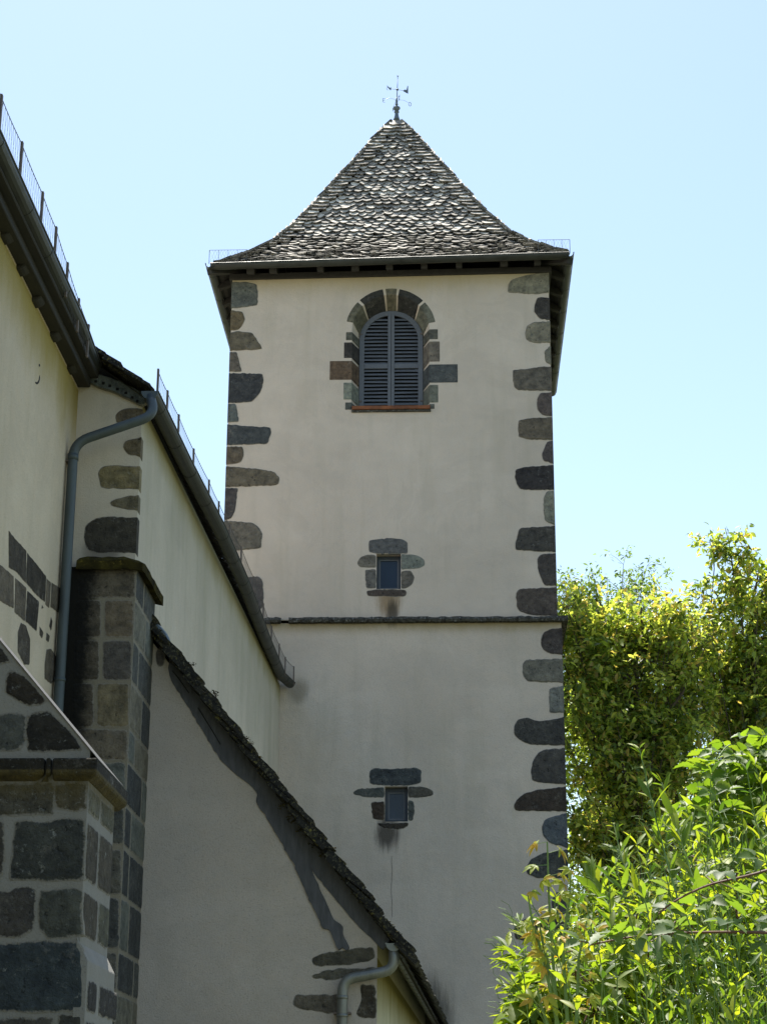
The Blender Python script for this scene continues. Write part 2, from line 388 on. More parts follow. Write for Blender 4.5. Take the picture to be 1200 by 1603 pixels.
# string course: rough stones end to end
def ledge(x0, x1, name='string_course'):
    mb = MB(); x = x0
    while x < x1-.01:
        xe = min(x1, x+rnd.uniform(.5, .9)); xe = x1 if x1-xe < .2 else xe
        q = []; ns = max(2, int((xe-x)/.06))
        for i in range(ns+1):
            X = x+.002+(xe-x-.004)*i/ns; j = lambda a: rnd.uniform(-a, a)
            q.append([(X, D+.02, ZS-.075+j(.002)), (X, D-.15+j(.006), ZS-.065+j(.006)), (X, D-.165+j(.006), ZS-.03+j(.006)), (X, D-.13+j(.01), ZS+.015+j(.01)), (X, D+.02, ZS+.045+j(.006))])
        V = [p for r_ in q for p in r_]; F = [(i*5+a, i*5+a+1, i*5+6+a, i*5+5+a) for i in range(ns) for a in range(4)]
        F += [(0, 1, 2, 3, 4), tuple(ns*5+a for a in (4, 3, 2, 1, 0))]; mb.add(V, F)
        x = xe
    return mb
mb = ledge(-2.62, 1.735); mb2 = ledge(-3.8, -2.75); mb.v, off = mb.v+mb2.v, len(mb.v); mb.f += [[i+off for i in f] for f in mb2.f]; mb.c += mb2.c; mb.m += mb2.m
mb.box((LXR, D-.15, ZS-.06), (1.735, D+TD+.15, ZS+.02))
mb.box((-3.82, D-.15, ZS-.06), (LXL, D+TD+.15, ZS+.02)); mb.box((-3.82, D+TD+.06, ZS-.06), (1.735, D+TD+.152, ZS+.022))
mb.build('string_course', M['ledge'], tower)

# quoins: photo outline on the wall plane, running back round the corner
def quoin(pts, col, side, lower=False, edge=None, lab=None):
    Y = LY if lower else D; xe = (LXR if lower else TXR) if side > 0 else (LXL if lower else TXL)
    P = []; sh = []
    for i, (x, y) in enumerate(pts):
        p = AY(x, y, Y)
        if abs(p.x-xe) < .075: p.x = xe+side*.01; sh.append(i)
        P.append(p)
    mb = MB(); mb.slab(P, (0, -1, 0), .014, .28, ph(*col), sharp=sh, jit=.007)
    o = mb.build('quoin_stone', M['stone'], tower)
    if lab: o['label'] = lab
QL = [([(363,447),(370,442),(385,441),(402,445),(404,462),(403,478),(385,481),(363,483)], (78,84,86)),
 ([(363,486),(380,488),(384,500),(378,512),(372,517),(363,517)], (84,78,66)),
 ([(362,521),(372,518),(395,521),(404,535),(411,546),(400,548),(362,549)], (82,80,73)),
 ([(361,551),(371,551),(375,568),(379,582),(361,582)], (82,80,78)),
 ([(361,584),(411,585),(413,596),(408,614),(395,629),(375,631),(360,631)], (48,52,58)),
 ([(360,632),(369,632),(372,645),(374,661),(359,661)], (72,80,84)),
 ([(359,664),(385,667),(423,669),(425,677),(419,695),(358,697)], (56,62,68)),
 ([(357,699),(380,699),(382,712),(378,723),(370,726),(356,727)], (74,70,64)),
 ([(356,730),(380,732),(410,735),(430,739),(438,748),(436,758),(430,760),(355,763)], (80,78,72)),
 ([(354,764),(373,764),(370,785),(368,800),(362,812),(353,814)], (60,60,64)),
 ([(353,815),(395,818),(405,825),(411,835),(409,858),(372,862),(350,862)], (84,84,82)),
 ([(350,864),(368,866),(366,900),(350,900)], (70,70,70)),
 ([(350,903),(395,903),(405,902),(411,908),(413,930),(412,950),(405,956),(349,957)], (70,70,74))]
QR = [([(858,425),(835,429),(812,434),(800,438),(795,445),(794,458),(840,461),(858,458)], (104,106,100)),
 ([(859,467),(848,465),(840,466),(836,477),(835,488),(845,500),(859,501)], (52,52,54)),
 ([(861,503),(835,504),(824,510),(821,522),(823,532),(835,537),(861,537)], (102,102,96)),
 ([(862,540),(855,541),(851,550),(853,567),(862,572)], (98,100,96)),
 ([(863,574),(845,574),(822,578),(802,579),(802,590),(804,606),(810,611),(863,612)], (78,77,75)),
 ([(864,614),(845,615),(840,624),(840,641),(848,650),(864,652)], (74,70,72)),
 ([(865,653),(825,655),(811,658),(810,672),(811,684),(825,688),(866,689)], (80,77,72)),
 ([(866,690),(856,691),(851,702),(847,712),(850,722),(858,726),(866,726)], (66,64,68)),
 ([(867,728),(820,731),(806,735),(805,748),(812,765),(820,767),(867,767)], (44,44,48)),
 ([(868,768),(855,769),(850,780),(850,800),(852,815),(868,823)], (102,106,102)),
 ([(868,823),(815,826),(811,830),(806,850),(806,861),(845,864),(869,864)], (56,57,58)),
 ([(870,866),(845,868),(840,875),(842,895),(846,905),(852,917),(871,917)], (58,57,59)),
 ([(871,919),(812,922),(807,928),(808,950),(812,957),(830,963),(872,965)], (66,63,63))]
QRL = [([(878,983),(862,984),(850,990),(846,1000),(846,1010),(850,1018),(862,1024),(879,1025)], (58,56,58)),
 ([(879,1031),(822,1033),(817,1040),(818,1058),(825,1067),(879,1069)], (88,90,88)),
 ([(880,1073),(859,1078),(859,1116),(880,1116)], (88,93,95)),
 ([(881,1122),(860,1127),(843,1129),(825,1123),(810,1126),(804,1136),(804,1150),(812,1158),(830,1166),(882,1167)], (54,56,58)),
 ([(882,1171),(852,1173),(842,1178),(833,1192),(830,1207),(832,1222),(850,1226),(883,1228)], (58,59,61)),
 ([(884,1231),(840,1236),(820,1242),(808,1252),(803,1262),(806,1269),(850,1270),(885,1270)], (52,48,46)),
 ([(886,1273),(865,1278),(852,1283),(847,1295),(849,1308),(860,1320),(886,1328)], (70,78,88)),
 ([(887,1330),(850,1335),(830,1345),(823,1358),(824,1368),(840,1375),(888,1375)], (58,62,64)),
 ([(889,1395),(868,1397),(862,1412),(865,1430),(889,1431)], (62,64,66)),
 ([(890,1435),(825,1437),(810,1443),(803,1455),(806,1470),(820,1473),(890,1474)], (62,60,58)),
 ([(892,1480),(868,1482),(862,1500),(868,1525),(892,1527)], (64,66,68)),
 ([(893,1532),(840,1535),(822,1545),(818,1560),(825,1570),(893,1571)], (60,60,60)),
 ([(894,1576),(830,1578),(812,1588),(808,1603),(812,1620),(894,1622)], (56,60,66))]
for p, c in QL: quoin(p, c, -1)
for p, c in QR: quoin(p, c, 1)
for p, c in QRL: quoin(p, c, 1, True)

# arched bell opening: voussoirs and jamb stones lining the splay
def lining(angs=None, side=0, z=None, w=.13, col=(60, 60, 60), name='arch_stone', tail=None):
    mb = MB(); c = ph(*col); e = .006
    def sec(a=None):
        if a is not None:
            f = lambda r_, zc, y: Vector((WX-r_*math.cos(a), y, zc+r_*math.sin(a)))
            return [f(AR+w, AZC, D+.1), f(AR+w, AZC, D-e), f(AR-e, AZC, D-e), f(SR-e, SZC, D+SRD+.02), f(SR+.2, SZC, D+SRD+.02)]
    if angs:
        k = 8; A = [R(angs[0])+R(angs[1]-angs[0])*i/k for i in range(k+1)]; S = [sec(a) for a in A]
        V = [p+Vector((rnd.uniform(-.002,.002), 0, rnd.uniform(-.002,.002))) for q in S for p in q]; m = 5
        F = [(i*m+j, i*m+(j+1) % m, (i+1)*m+(j+1) % m, (i+1)*m+j) for i in range(k) for j in range(m)]+[tuple(range(m)), tuple(range(k*m, k*m+m))[::-1]]
        mb.add(V, F, c)
    else:
        z0, z1 = z; s_ = side
        zz = lambda zf: zf
        pts = [(AR+w, D+.1), (AR+w, D-e), (AR-e, D-e), (SR-e, D+SRD+.02), (SR+.2, D+SRD+.02)]
        V = []
        for zv, dz in ((z0, 0), (z1, 0)):
            for i, (x, y) in enumerate(pts): V.append(Vector((WX+s_*x, y, zv-(0.02 if i > 2 else 0))))
        F = [(j, (j+1) % 5, 5+(j+1) % 5, 5+j) for j in range(5)]+[(4,3,2,1,0), (5,6,7,8,9)]
        mb.add(V, F, c)
    mb.build(name, M['stone'], tower, bevel=.009)
for a0, a1, c in [(12, 43, (80,82,76)), (46, 80, (46,48,50)), (83, 98, (84,84,76)), (101, 136, (46,48,50)), (139, 170, (88,92,88))]: lining((a0, a1), w=.11, col=c)
zp = lambda y: TP(611, y).z
for s_, y0, y1, w_, c in [(-1,519,532,.1,(72,76,74)), (-1,535,560,.13,(48,48,50)), (-1,564,594,.36,(78,68,60)), (-1,598,625,.13,(98,106,104)), (-1,629,641,.1,(66,72,74)),
                          (1,516,532,.14,(72,75,74)), (1,535,567,.17,(90,88,86)), (1,571,600,.46,(62,68,74)), (1,603,631,.14,(86,92,90)), (1,633,641,.08,(80,84,84))]:
    lining(None, s_, (zp(y1), zp(y0)), w_, c, 'jamb_stone')

# louvred shutters, two leaves
def shutter(s_):
    root_y = D+SRD
    mb = MB(); k = 14; zb = AZB+.01; fw = .085
    # outer frame following the arch (half), thickness .04
    def P(r_, a): return (WX+s_*r_*math.cos(a), SZC+r_*math.sin(a))
    o = [(WX+s_*(SR-.004), zb)]+[P(SR-.004, math.pi/2*i/k) for i in range(k+1)]
    i_ = [(WX+s_*(SR-fw), zb)]+[P(SR-fw, math.pi/2*i/k) for i in range(k+1)]
    for i in range(len(o)-1):
        a, b, c, d = o[i], o[i+1], i_[i+1], i_[i]
        mb.hexa([(a[0],root_y,a[1]),(b[0],root_y,b[1]),(c[0],root_y,c[1]),(d[0],root_y,d[1])]+[(q[0],root_y+.04,q[1]) for q in (a,b,c,d)])
    x0, x1 = sorted((WX+s_*.003, WX+s_*.055))
    mb.box((x0, root_y-.004, zb), (x1, root_y+.04, SZC+SR-.06))
    xm0, xm1 = sorted((WX+s_*.055, WX+s_*(SR-fw)))
    zr = TP(611, 573, SRD).z
    mb.box((xm0, root_y+.002, zr-.04), (xm1, root_y+.038, zr+.04)); mb.box((xm0, root_y+.002, zb), (xm1, root_y+.038, zb+.03))
    leaf = mb.build('shutter_leaf', M['shutter'], tower, bevel=.003)
    ms = MB(); z = zb+.06; step = .0655
    while z < SZC+SR-.1:
        if abs(z-zr) > .055:
            lim = SR-fw+.01
            if z > SZC: lim = math.sqrt(max(0, (SR-fw+.01)**2-(z-SZC)**2))
            if lim > .1:
                a, b = sorted((WX+s_*.05, WX+s_*lim)); t = .0045; j = rnd.uniform(-.003, .003); jj = rnd.uniform(-.004, .004)
                y0, y1 = root_y+.004, root_y+.036; za, zb2 = z-.021+j, z+.019
                ms.hexa([(a,y0,za-t+jj),(b,y0,za-t-jj),(b,y1,zb2-t),(a,y1,zb2-t),(a,y0,za+t+jj),(b,y0,za+t-jj),(b,y1,zb2+t),(a,y1,zb2+t)])
        z += step
    ms.build('louvre_slats', M['shutter'], leaf)
    for yy in (523, 628):
        mh = MB(); q = TP(611, yy, SRD).z; xx = sorted((WX+s_*(SR-.05), WX+s_*(SR+.005))); mh.box((xx[0], root_y-.012, q-.01), (xx[1], root_y+.001, q+.01))
        mh.build('hinge', M['iron'], leaf)
for s_ in (-1, 1): shutter(s_)
mb = MB(); mb.add(arch(SR, SZC, AZB, D+SRD+.3), [tuple(range(21))]); mb.build('dark_backing', M['dark'], tower)
mb = MB(); a = TP(551, 638); b = TP(673, 641)
mb.box((a.x, D-.05, b.z-.0), (b.x, D+SRD+.05, a.z+.012)); o = mb.build('window_sill', M['rust'], tower, bevel=.004); o['label'] = 'rusty orange sill slab'
mb = MB(); mb.box((a.x-.01, D-.03, b.z-.042), (b.x+.01, D+.08, b.z-.003)); mb.build('sill_bed', M['ledge'], tower, bevel=.006)

def window(W, Y, px, frame_w, pane, nm, tint):
    f = MB(); x0, x1 = W[0].x, W[2].x; z0, z1 = W[0].z, W[1].z; y = Y+.14; fw = frame_w
    for a, b in (((x0, z0), (x0+fw, z1)), ((x1-fw, z0), (x1, z1)), ((x0+fw, z0), (x1-fw, z0+fw)), ((x0+fw, z1-fw*1.4), (x1-fw, z1))):
        f.box((a[0], y, a[1]), (b[0], y+.05, b[1]))
    i = fw+.012
    fr = f.build('window_frame', M['frame'], tower, bevel=.003)
    for a, b in (((x0+fw, z0+fw), (x0+fw+.03, z1-fw*1.4)), ((x1-fw-.03, z0+fw), (x1-fw, z1-fw*1.4)), ((x0+fw+.03, z0+fw), (x1-fw-.03, z0+fw+.03)), ((x0+fw+.03, z1-fw*1.4-.03), (x1-fw-.03, z1-fw*1.4))):
        pass
    s = MB()
    for a, b in (((x0+fw, z0+fw), (x0+fw+.025, z1-fw*1.4)), ((x1-fw-.025, z0+fw), (x1-fw, z1-fw*1.4)), ((x0+fw+.025, z0+fw), (x1-fw-.025, z0+fw+.025)), ((x0+fw+.025, z1-fw*1.4-.025), (x1-fw-.025, z1-fw*1.4))):
        s.box((a[0], y+.012, a[1]), (b[0], y+.045, b[1]))
    s.build('casement', M['shutter'], fr)
    p = MB(); p.add([(x0+fw, y+.03, z0+fw), (x1-fw, y+.03, z0+fw), (x1-fw, y+.03, z1-fw), (x0+fw, y+.03, z1-fw)], [(0, 1, 2, 3)])
    p.build('window_pane', M['glass'], fr, fix=False)
    bk = MB(); bk.add([(x0-.05, y+.15, z0-.05), (x1+.05, y+.15, z0-.05), (x1+.05, y+.15, z1+.05), (x0-.05, y+.15, z1+.05)], [(0, 1, 2, 3)]); bk.build('dark_backing', M['dark'], tower, fix=False)
window(W1, D, None, .035, None, '', None); window(W2, LY, None, .045, None, '', None)
def surround(lst, Y):
    for nm, pts, c in lst:
        mb = MB(); mb.slab([AY(x, y, Y) for x, y in pts], (0, -1, 0), .006, .05, ph(*c), jit=.007); mb.build(nm, M['stone'], tower)
surround([('lintel_stone', [(577,846),(590,844),(612,842),(630,844),(638,849),(638,867),(589,867),(577,864)], (74,78,84)),
 ('jamb_stone', [(559,880),(564,872),(575,868),(588.5,869),(588.5,889),(563,888),(559,883)], (88,88,86)),
 ('jamb_stone', [(571,892),(588.5,891),(588.5,921),(573,921)], (84,86,88)),
 ('jamb_stone', [(627.5,867),(652,869),(664,876),(665,885),(655,890),(627.5,892)], (96,104,104)),
 ('jamb_stone', [(627.5,894),(643,893),(649,904),(645,915),(636,921),(627.5,922)], (80,80,80)),
 ('sill_stone', [(573,925),(588,922.6),(634,923),(637,928),(634,934),(610,934),(575,933)], (62,58,58))], D)
surround([('lintel_stone', [(578,1207),(585,1202),(612,1204),(650,1201),(660,1206),(659,1225),(651,1228),(638,1230),(602,1230),(578,1227)], (52,58,64)),
 ('jamb_stone', [(552,1240),(560,1235),(601.5,1232),(601.5,1249),(570,1248),(554,1244)], (62,68,70)),
 ('jamb_stone', [(580,1256),(601.5,1254),(601.5,1285),(583,1282)], (56,50,46)),
 ('jamb_stone', [(638.5,1231),(665,1232),(678,1238),(678,1245),(665,1248),(638.5,1249)], (62,62,60)),
 ('jamb_stone', [(638.5,1252),(647,1254),(649,1270),(646,1285),(638.5,1285)], (64,70,72)),
 ('sill_stone', [(589,1288.5),(640,1287.5),(638,1294),(624,1299),(600,1297)], (44,42,40))], LY)
mb = MB(); pts = [TP(613, 1340+i*12, -.06)+Vector((rnd.uniform(-.008,.008), -.002, 0)) for i in range(9)]
mb.tube(pts, .0025, 4); mb.build('hairline_crack', M['dark'], tower)

# ---- eaves: wall plate, rafter feet, boarding, slates, gutters
OV = .33
def ez(x): return 15.55+.02*(x-CX)
mb = MB()
mb.hexa([(TXL+.02,D-.05,ztop(TXL)-.01),(TXR-.02,D-.05,ztop(TXR)-.01),(TXR-.02,D+.12,ztop(TXR)-.01),(TXL+.02,D+.12,ztop(TXL)-.01),(TXL+.02,D-.05,ztop(TXL)+.09),(TXR-.02,D-.05,ztop(TXR)+.09),(TXR-.02,D+.12,ztop(TXR)+.09),(TXL+.02,D+.12,ztop(TXL)+.09)])
for xs, s_ in ((TXL, -1), (TXR, 1)):
    x0, x1 = sorted((xs+s_*.05, xs-s_*.12)); mb.box((x0, D-.048, ztop(xs)-.008), (x1, D+TD+.05, ztop(xs)+.088))
mb.build('wall_plate', M['timber'], tower, bevel=.004)
mb = MB()
xr = [TP(p, 420).x for p in (395, 430, 503, 557, 610, 664, 718, 788, 840)]
def foot(x, y, dx, dy):      # rafter foot: from inside the wall head out to the gutter
    mb = MB(); w_ = .11+rnd.uniform(-.01, .015)
    mb.beam((x-dx*.3, y-dy*.3, ez(x)+.14), (x+dx*(OV-.04), y+dy*(OV-.04), ez(x)-.07), w_, .11); mb.build('rafter_foot', M['timber'], tower, bevel=.004)
for x in xr: foot(x, D, 0, -1)
for i in range(8):
    y = D+.35+i*.65; foot(TXL, y, -1, 0); foot(TXR, y, 1, 0)
for sx, xs in ((-1, TXL), (1, TXR)):                                # hip rafter feet
    mb = MB(); mb.beam((xs-sx*.1, D+.1, ez(xs)+.12), (xs+sx*(OV+.02), D-OV-.02, ez(xs)-.09), .11, .12); mb.build('hip_rafter', M['timber'], tower)

prof = [(2.9, 15.58), (2.82, 15.61), (2.39, 16.0), (2.0, 16.41), (1.63, 16.97), (1.27, 17.6), (.96, 18.17), (.63, 18.77), (.34, 19.3), (.07, 19.82)]
RX = -1.04
L = [0]
for i in range(1, len(prof)): L.append(L[-1]+math.hypot(prof[i][0]-prof[i-1][0], prof[i][1]-prof[i-1][1]))
def pf(s):
    s = max(0, min(L[-1]-1e-6, s))
    for i in range(1, len(L)):
        if s <= L[i]:
            t = (s-L[i-1])/(L[i]-L[i-1]); a, b = prof[i-1], prof[i]
            return a[0]+(b[0]-a[0])*t, a[1]+(b[1]-a[1])*t, math.atan2(b[1]-a[1], a[0]-b[0])
mb = MB()      # boarding under the slates
for i in range(len(prof)-1):
    (h0, z0), (h1, z1) = prof[i], prof[i+1]; z0 -= .03; z1 -= .03
    q0 = [Vector((RX+a*h0, CY+b*h0, z0+(.02*a*h0))) for a, b in ((-1,-1),(1,-1),(1,1),(-1,1))]
    q1 = [Vector((RX+a*h1, CY+b*h1, z1+(.02*a*h1))) for a, b in ((-1,-1),(1,-1),(1,1),(-1,1))]
    for j in range(4): mb.add([q0[j], q0[(j+1) % 4], q1[(j+1) % 4], q1[j]], [(0, 1, 2, 3)])
mb.build('roof_boarding', M['timber'], tower, fix=False)
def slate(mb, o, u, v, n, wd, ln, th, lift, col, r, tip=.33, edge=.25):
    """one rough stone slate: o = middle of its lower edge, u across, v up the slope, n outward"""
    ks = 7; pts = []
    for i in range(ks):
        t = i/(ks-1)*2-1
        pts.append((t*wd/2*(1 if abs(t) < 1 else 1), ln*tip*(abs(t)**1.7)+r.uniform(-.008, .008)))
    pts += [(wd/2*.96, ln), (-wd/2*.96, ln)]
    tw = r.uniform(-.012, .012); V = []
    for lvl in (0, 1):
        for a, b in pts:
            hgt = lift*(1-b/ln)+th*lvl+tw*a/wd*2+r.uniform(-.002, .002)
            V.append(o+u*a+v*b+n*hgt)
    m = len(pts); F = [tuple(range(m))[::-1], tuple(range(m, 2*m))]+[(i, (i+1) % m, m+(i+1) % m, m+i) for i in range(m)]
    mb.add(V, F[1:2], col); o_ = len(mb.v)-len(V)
    for f in F[:1]+F[2:]: mb.f.append([i_+o_ for i_ in f]); mb.c.append(tuple(q*edge for q in col)); mb.m.append(0)     # shade of the gaps painted into the colour of split edges and undersides
def roofcol(r):
    g_ = r.choice([.14, .2, .28, .38, .5, .24, .65]); g_ *= r.uniform(.8, 1.25); return (g_*1.1, g_, g_*.84)
mb = MB(); r = random.Random(3)
row = 0; s = .0
while s < L[-1]-.16:
    h, z, th = pf(s); n_up = pf(s+.12)[2]
    step = .104+.01*r.random()
    for fi in range(4):
        ang = fi*math.pi/2; ca, sa = math.cos(ang), math.sin(ang)
        rot = lambda x, y: (x*ca-y*sa, x*sa+y*ca)
        a_ = (th+n_up)/2
        ux, uy = rot(1, 0); u = Vector((ux, uy, 0)); vx, vy = rot(0, math.cos(a_)); v = Vector((vx, vy, math.sin(a_))); n_ = u.cross(v)
        hipw = r.uniform(.22, .38); x = -h+hipw*.7; first = True
        lim = h-hipw*.7
        xs = []
        xx = x+(.078 if row % 2 else 0)+r.uniform(-.012, .012)
        while xx < lim:
            wd = r.uniform(.14, .175); xs.append((xx+wd/2, wd)); xx += wd*.97
        for xc, wd in xs:
            px, py = rot(xc, -h); jy = r.uniform(-.015, .015)
            o = Vector((RX+px, CY+py, z+.02*px)) + v*jy
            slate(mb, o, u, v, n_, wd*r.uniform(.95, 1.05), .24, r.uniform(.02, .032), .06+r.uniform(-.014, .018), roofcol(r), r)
        for sd_ in (-1, 1):       # broad slates closing the hip
            px, py = rot(sd_*(h-hipw*.42+r.uniform(-.01, .03)), -h); o = Vector((RX+px, CY+py, z+.02*px)) - v*.01
            if h > .1:
                c_ = roofcol(r); c_ = tuple(q*1.15 for q in c_)
                w2 = min(hipw, h*1.1)*.95
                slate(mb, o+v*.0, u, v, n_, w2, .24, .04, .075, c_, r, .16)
    s += step; row += 1
mb.build('slate_covering', M['slate'], tower)
mb = MB()
ap = Vector((RX, CY, 19.86)); mb.lathe([(.22, -.26), (.2, -.17), (.17, -.11), (.12, -.04), (.05, .0), (.02, .01)], ap, 9, (.42, .4, .36)); mb.build('cap_stone', M['slate'], tower)

def gutter(mb, path, r_=.075, mi=0):
    k = 9; o = [(-r_*math.cos(math.pi*i/k), -r_*math.sin(math.pi*i/k)) for i in range(k+1)]
    i_ = [((r_-.006)*math.cos(math.pi*i/k), -(r_-.006)*math.sin(math.pi*i/k)) for i in range(k+1)]
    mb.sweep(o+i_, path, mi=mi)
    P = [Vector(p) for p in path]                   # rolled bead and seams
    for sx in (-1, 1):
        q = []
        for i, p in enumerate(P):
            d = (P[min(i+1, len(P)-1)]-P[max(i-1, 0)]).normalized(); q.append(p+d.cross(Vector((0,0,1))).normalized()*sx*r_)
        mb.tube(q, .009, 6, mi=mi)
def seams(mb, path, r_, every=1.0, ph0=.4):
    P = [Vector(p) for p in path]
    for a, b in zip(P, P[1:]):
        l = (b-a).length; d = (b-a)/l; t = ph0
        while t < l:
            c = a+d*t; k = 9; rr = r_+.004
            mb.sweep([(-rr*math.cos(math.pi*i/k), -rr*math.sin(math.pi*i/k)) for i in range(k+1)]+[((rr-.004)*math.cos(math.pi*i/k), -(rr-.004)*math.sin(math.pi*i/k)) for i in range(k+1)], [c-d*.012, c+d*.012])
            t += every
        ph0 = every-(l-t+every) if False else .3
GX0, GX1 = RX-2.97, RX+2.93; GY = CY-3.01
mb = MB(); pth = [(GX0, GY, ez(GX0)-.0), (GX1, GY, ez(GX1)+.0)]; gutter(mb, pth, .08); seams(mb, pth, .08, .92); mb.build('gutter', M['zinc'], tower)
for gx in (GX0, GX1):
    mb = MB(); pth = [(gx, GY-.08, ez(gx)-.002), (gx, CY+3.05, ez(gx)-.002)]; gutter(mb, pth, .08); seams(mb, pth, .08, .92); mb.build('gutter', M['zinc'], tower)
mb = MB(); pth = [(GX0, CY+3.04, 15.6), (GX1, CY+3.04, 15.6)]; gutter(mb, pth, .08); mb.build('gutter', M['zinc'], tower)
# small snow guards at the two eave corners
for xa, xb in ((GX0-.02, GX0+.6), (GX1-.5, GX1+.02)):
    mb = MB(); y = GY-.075; n_ = 4; zt = ez(xa)+.24
    for i in range(n_+1):
        x = xa+(xb-xa)*i/n_; mb.tube([(x, y, ez(xa)-.01), (x, y, zt)], .005 if i in (0, n_) else .003, 5)
    mb.tube([(xa, y, zt), (xb, y, zt)], .004, 5)
    x = xa
    while x < xb-.1: mb.tube([(x, y, ez(xa)), (x+.1, y, zt)], .0012, 3); mb.tube([(x+.1, y, ez(xa)), (x, y, zt)], .0012, 3); x += .05
    mb.build('snow_guard', M['wire'], tower)

# ------------------------------------------------------------------ weather vane
vane = thing('weather_vane', 'thin iron weather vane with cardinal letters on the roof peak', 'weather vane', (RX, CY, 19.9))
vane.scale = (.54, .54, .54)
b0 = Vector((RX-.005, CY, 19.9))
mb = MB(); mb.lathe([(.12, 0), (.1, .06), (.07, .17), (.062, .25), (.06, .29), (.09, .3), (.085, .33), (.05, .34)], b0, 16); mb.build('lead_base', M['lead'], vane, True)
mb = MB(); mb.lathe([(.03, .33), (.08, .39), (.125, .45), (.12, .49), (.05, .53), (.02, .54)], b0, 18); mb.lathe([(.015, .54), (.05, .6), (.05, .63), (.03, .67), (.04, .7), (.035, .78), (.015, .9)], b0, 14); mb.build('bulb_finial', M['lead'], vane, True)
mb = MB(); mb.tube([b0+Vector((0, 0, .5)), b0+Vector((.035, 0, 1.72))], .02, 8, r1=.009); mb.build('rod', M['lead'], vane, True)
mb = MB(); mb.lathe([(.003, -.03), (.022, -.018), (.03, 0), (.022, .018), (.003, .03)], b0+Vector((.035, 0, 1.74)), 10); mb.build('ball', M['lead'], vane, True); mb = MB(); mb.lathe([(.004, -.045), (.034, -.03), (.047, 0), (.034, .03), (.004, .045)], b0+Vector((.022, 0, 1.2)), 12); mb.build('ball', M['lead'], vane, True)
c0 = b0+Vector((.022, 0, 1.2)); ra = Vector((math.cos(.25), math.sin(.25), -.03)); up = Vector((0, 0, 1)); th_ = ra.cross(up).normalized()
mb = MB(); mb.tube([c0-ra*.3, c0+ra*.3], .008, 6)
def sil(pts, c):    # flat iron silhouette in the vane's plane
    P = [c+ra*a+up*b+th_*.006 for a, b in pts]; mb.prism(P, th_, -.012)
sil([(.2,-.02), (.27,.05), (.3,.03), (.33,.05), (.36,.2), (.385,.21), (.385,-.1), (.3,-.07)], c0)
sil([(-.22,-.03), (-.22,.06), (-.26,.03), (-.31,.05), (-.37,.11), (-.36,.06), (-.31,.0), (-.28,-.03), (-.24,-.07)], c0)
mb.tube([c0-ra*.33+up*.0+ra*.05*math.cos(t)+up*(.05*math.sin(t)-.02) for t in [i*.55 for i in range(10)]], .006, 5)
mb.build('arrow', M['lead'], vane)
mb = MB(); c1 = b0+Vector((.008, 0, .72)); ea = Vector((.94, .3, 0)).normalized(); na = Vector((-.3, .94, 0)).normalized()
for d in (ea, -ea, na, -na):
    mb.tube([c1, c1+d*.1+up*.09, c1+d*.25+up*.1, c1+d*.42+up*.03], .005, 5)
mb.build('letter_arms', M['lead'], vane)
LET = {'O': [[(math.cos(t*.5236)*.045, math.sin(t*.5236)*.075) for t in range(13)]], 'E': [[(.04,.07),(-.035,.07),(-.035,-.07),(.04,-.07)], [(-.035,0),(.025,0)]],
       'N': [[(-.04,-.07),(-.04,.07),(.04,-.07),(.04,.07)]], 'S': [[(.04,.055),(.015,.07),(-.02,.07),(-.04,.045),(-.03,.015),(.03,-.015),(.04,-.045),(.02,-.07),(-.015,-.07),(-.04,-.055)]]}
for l, d, q in (('O', ea, .47), ('E', -ea, .47), ('N', na, .47), ('S', -na, .3)):
    mb = MB(); c = c1+d*q+up*-.02; ax = ea if l in 'OE' else na
    for st in LET[l]: mb.tube([c+ax*a+up*b for a, b in st], .009, 5)
    mb.build('letter', M['lead'], vane)

# ------------------------------------------------------------------ nave (tall wall at the left)
NX = -3.64; NY0, NY1 = 3.0, 17.1
nave = thing('church_nave', 'high yellowish rendered church wall at the left with zinc gutter above', 'church', (NX, 17.1, 0))
mb = MB(); mb.box((-11, NY0, 0), (NX, NY1, 8.62)); mb.build('wall', M['nave'], nave)
mb = MB(); mb.box((NX-.02, NY0, 8.60), (NX+.12, NY1-.02, 8.72)); mb.box((NX+.1, NY0, 8.68), (NX+.2, NY1-.02, 8.75)); mb.build('cornice_board', M['timber'], nave, bevel=.008)
for y in [13.85, 14.44, 15.05, 15.82, 16.6]+[13.2-.68*i for i in range(13)]:
    mb = MB(); q = rnd.uniform(-.015, .01)
    mb.prism([(NX-.05, y-.08, 8.62), (NX+.09, y-.08, 8.62), (NX+.08, y-.08, 8.60+q), (NX+.04, y-.08, 8.57+q), (NX-.05, y-.08, 8.56+q)], (0, 1, 0), .17); mb.build('rafter_foot', M['timber'], nave, bevel=.012)
npath = [(-3.44, NY0, 8.80), (-3.445, 10, 8.80), (-3.45, 13.4, 8.79), (-3.46, 16.0, 8.80), (-3.50, 17.0, 8.80)]
mb = MB(); gutter(mb, npath, .088); seams(mb, npath, .088, .78)
mb.sweep([(-.088*math.cos(math.pi*i/9), -.088*math.sin(math.pi*i/9)) for i in range(10)], [(-3.50, 16.995, 8.80), (-3.50, 17.01, 8.80)])
mb.build('gutter', M['zinc'], nave)
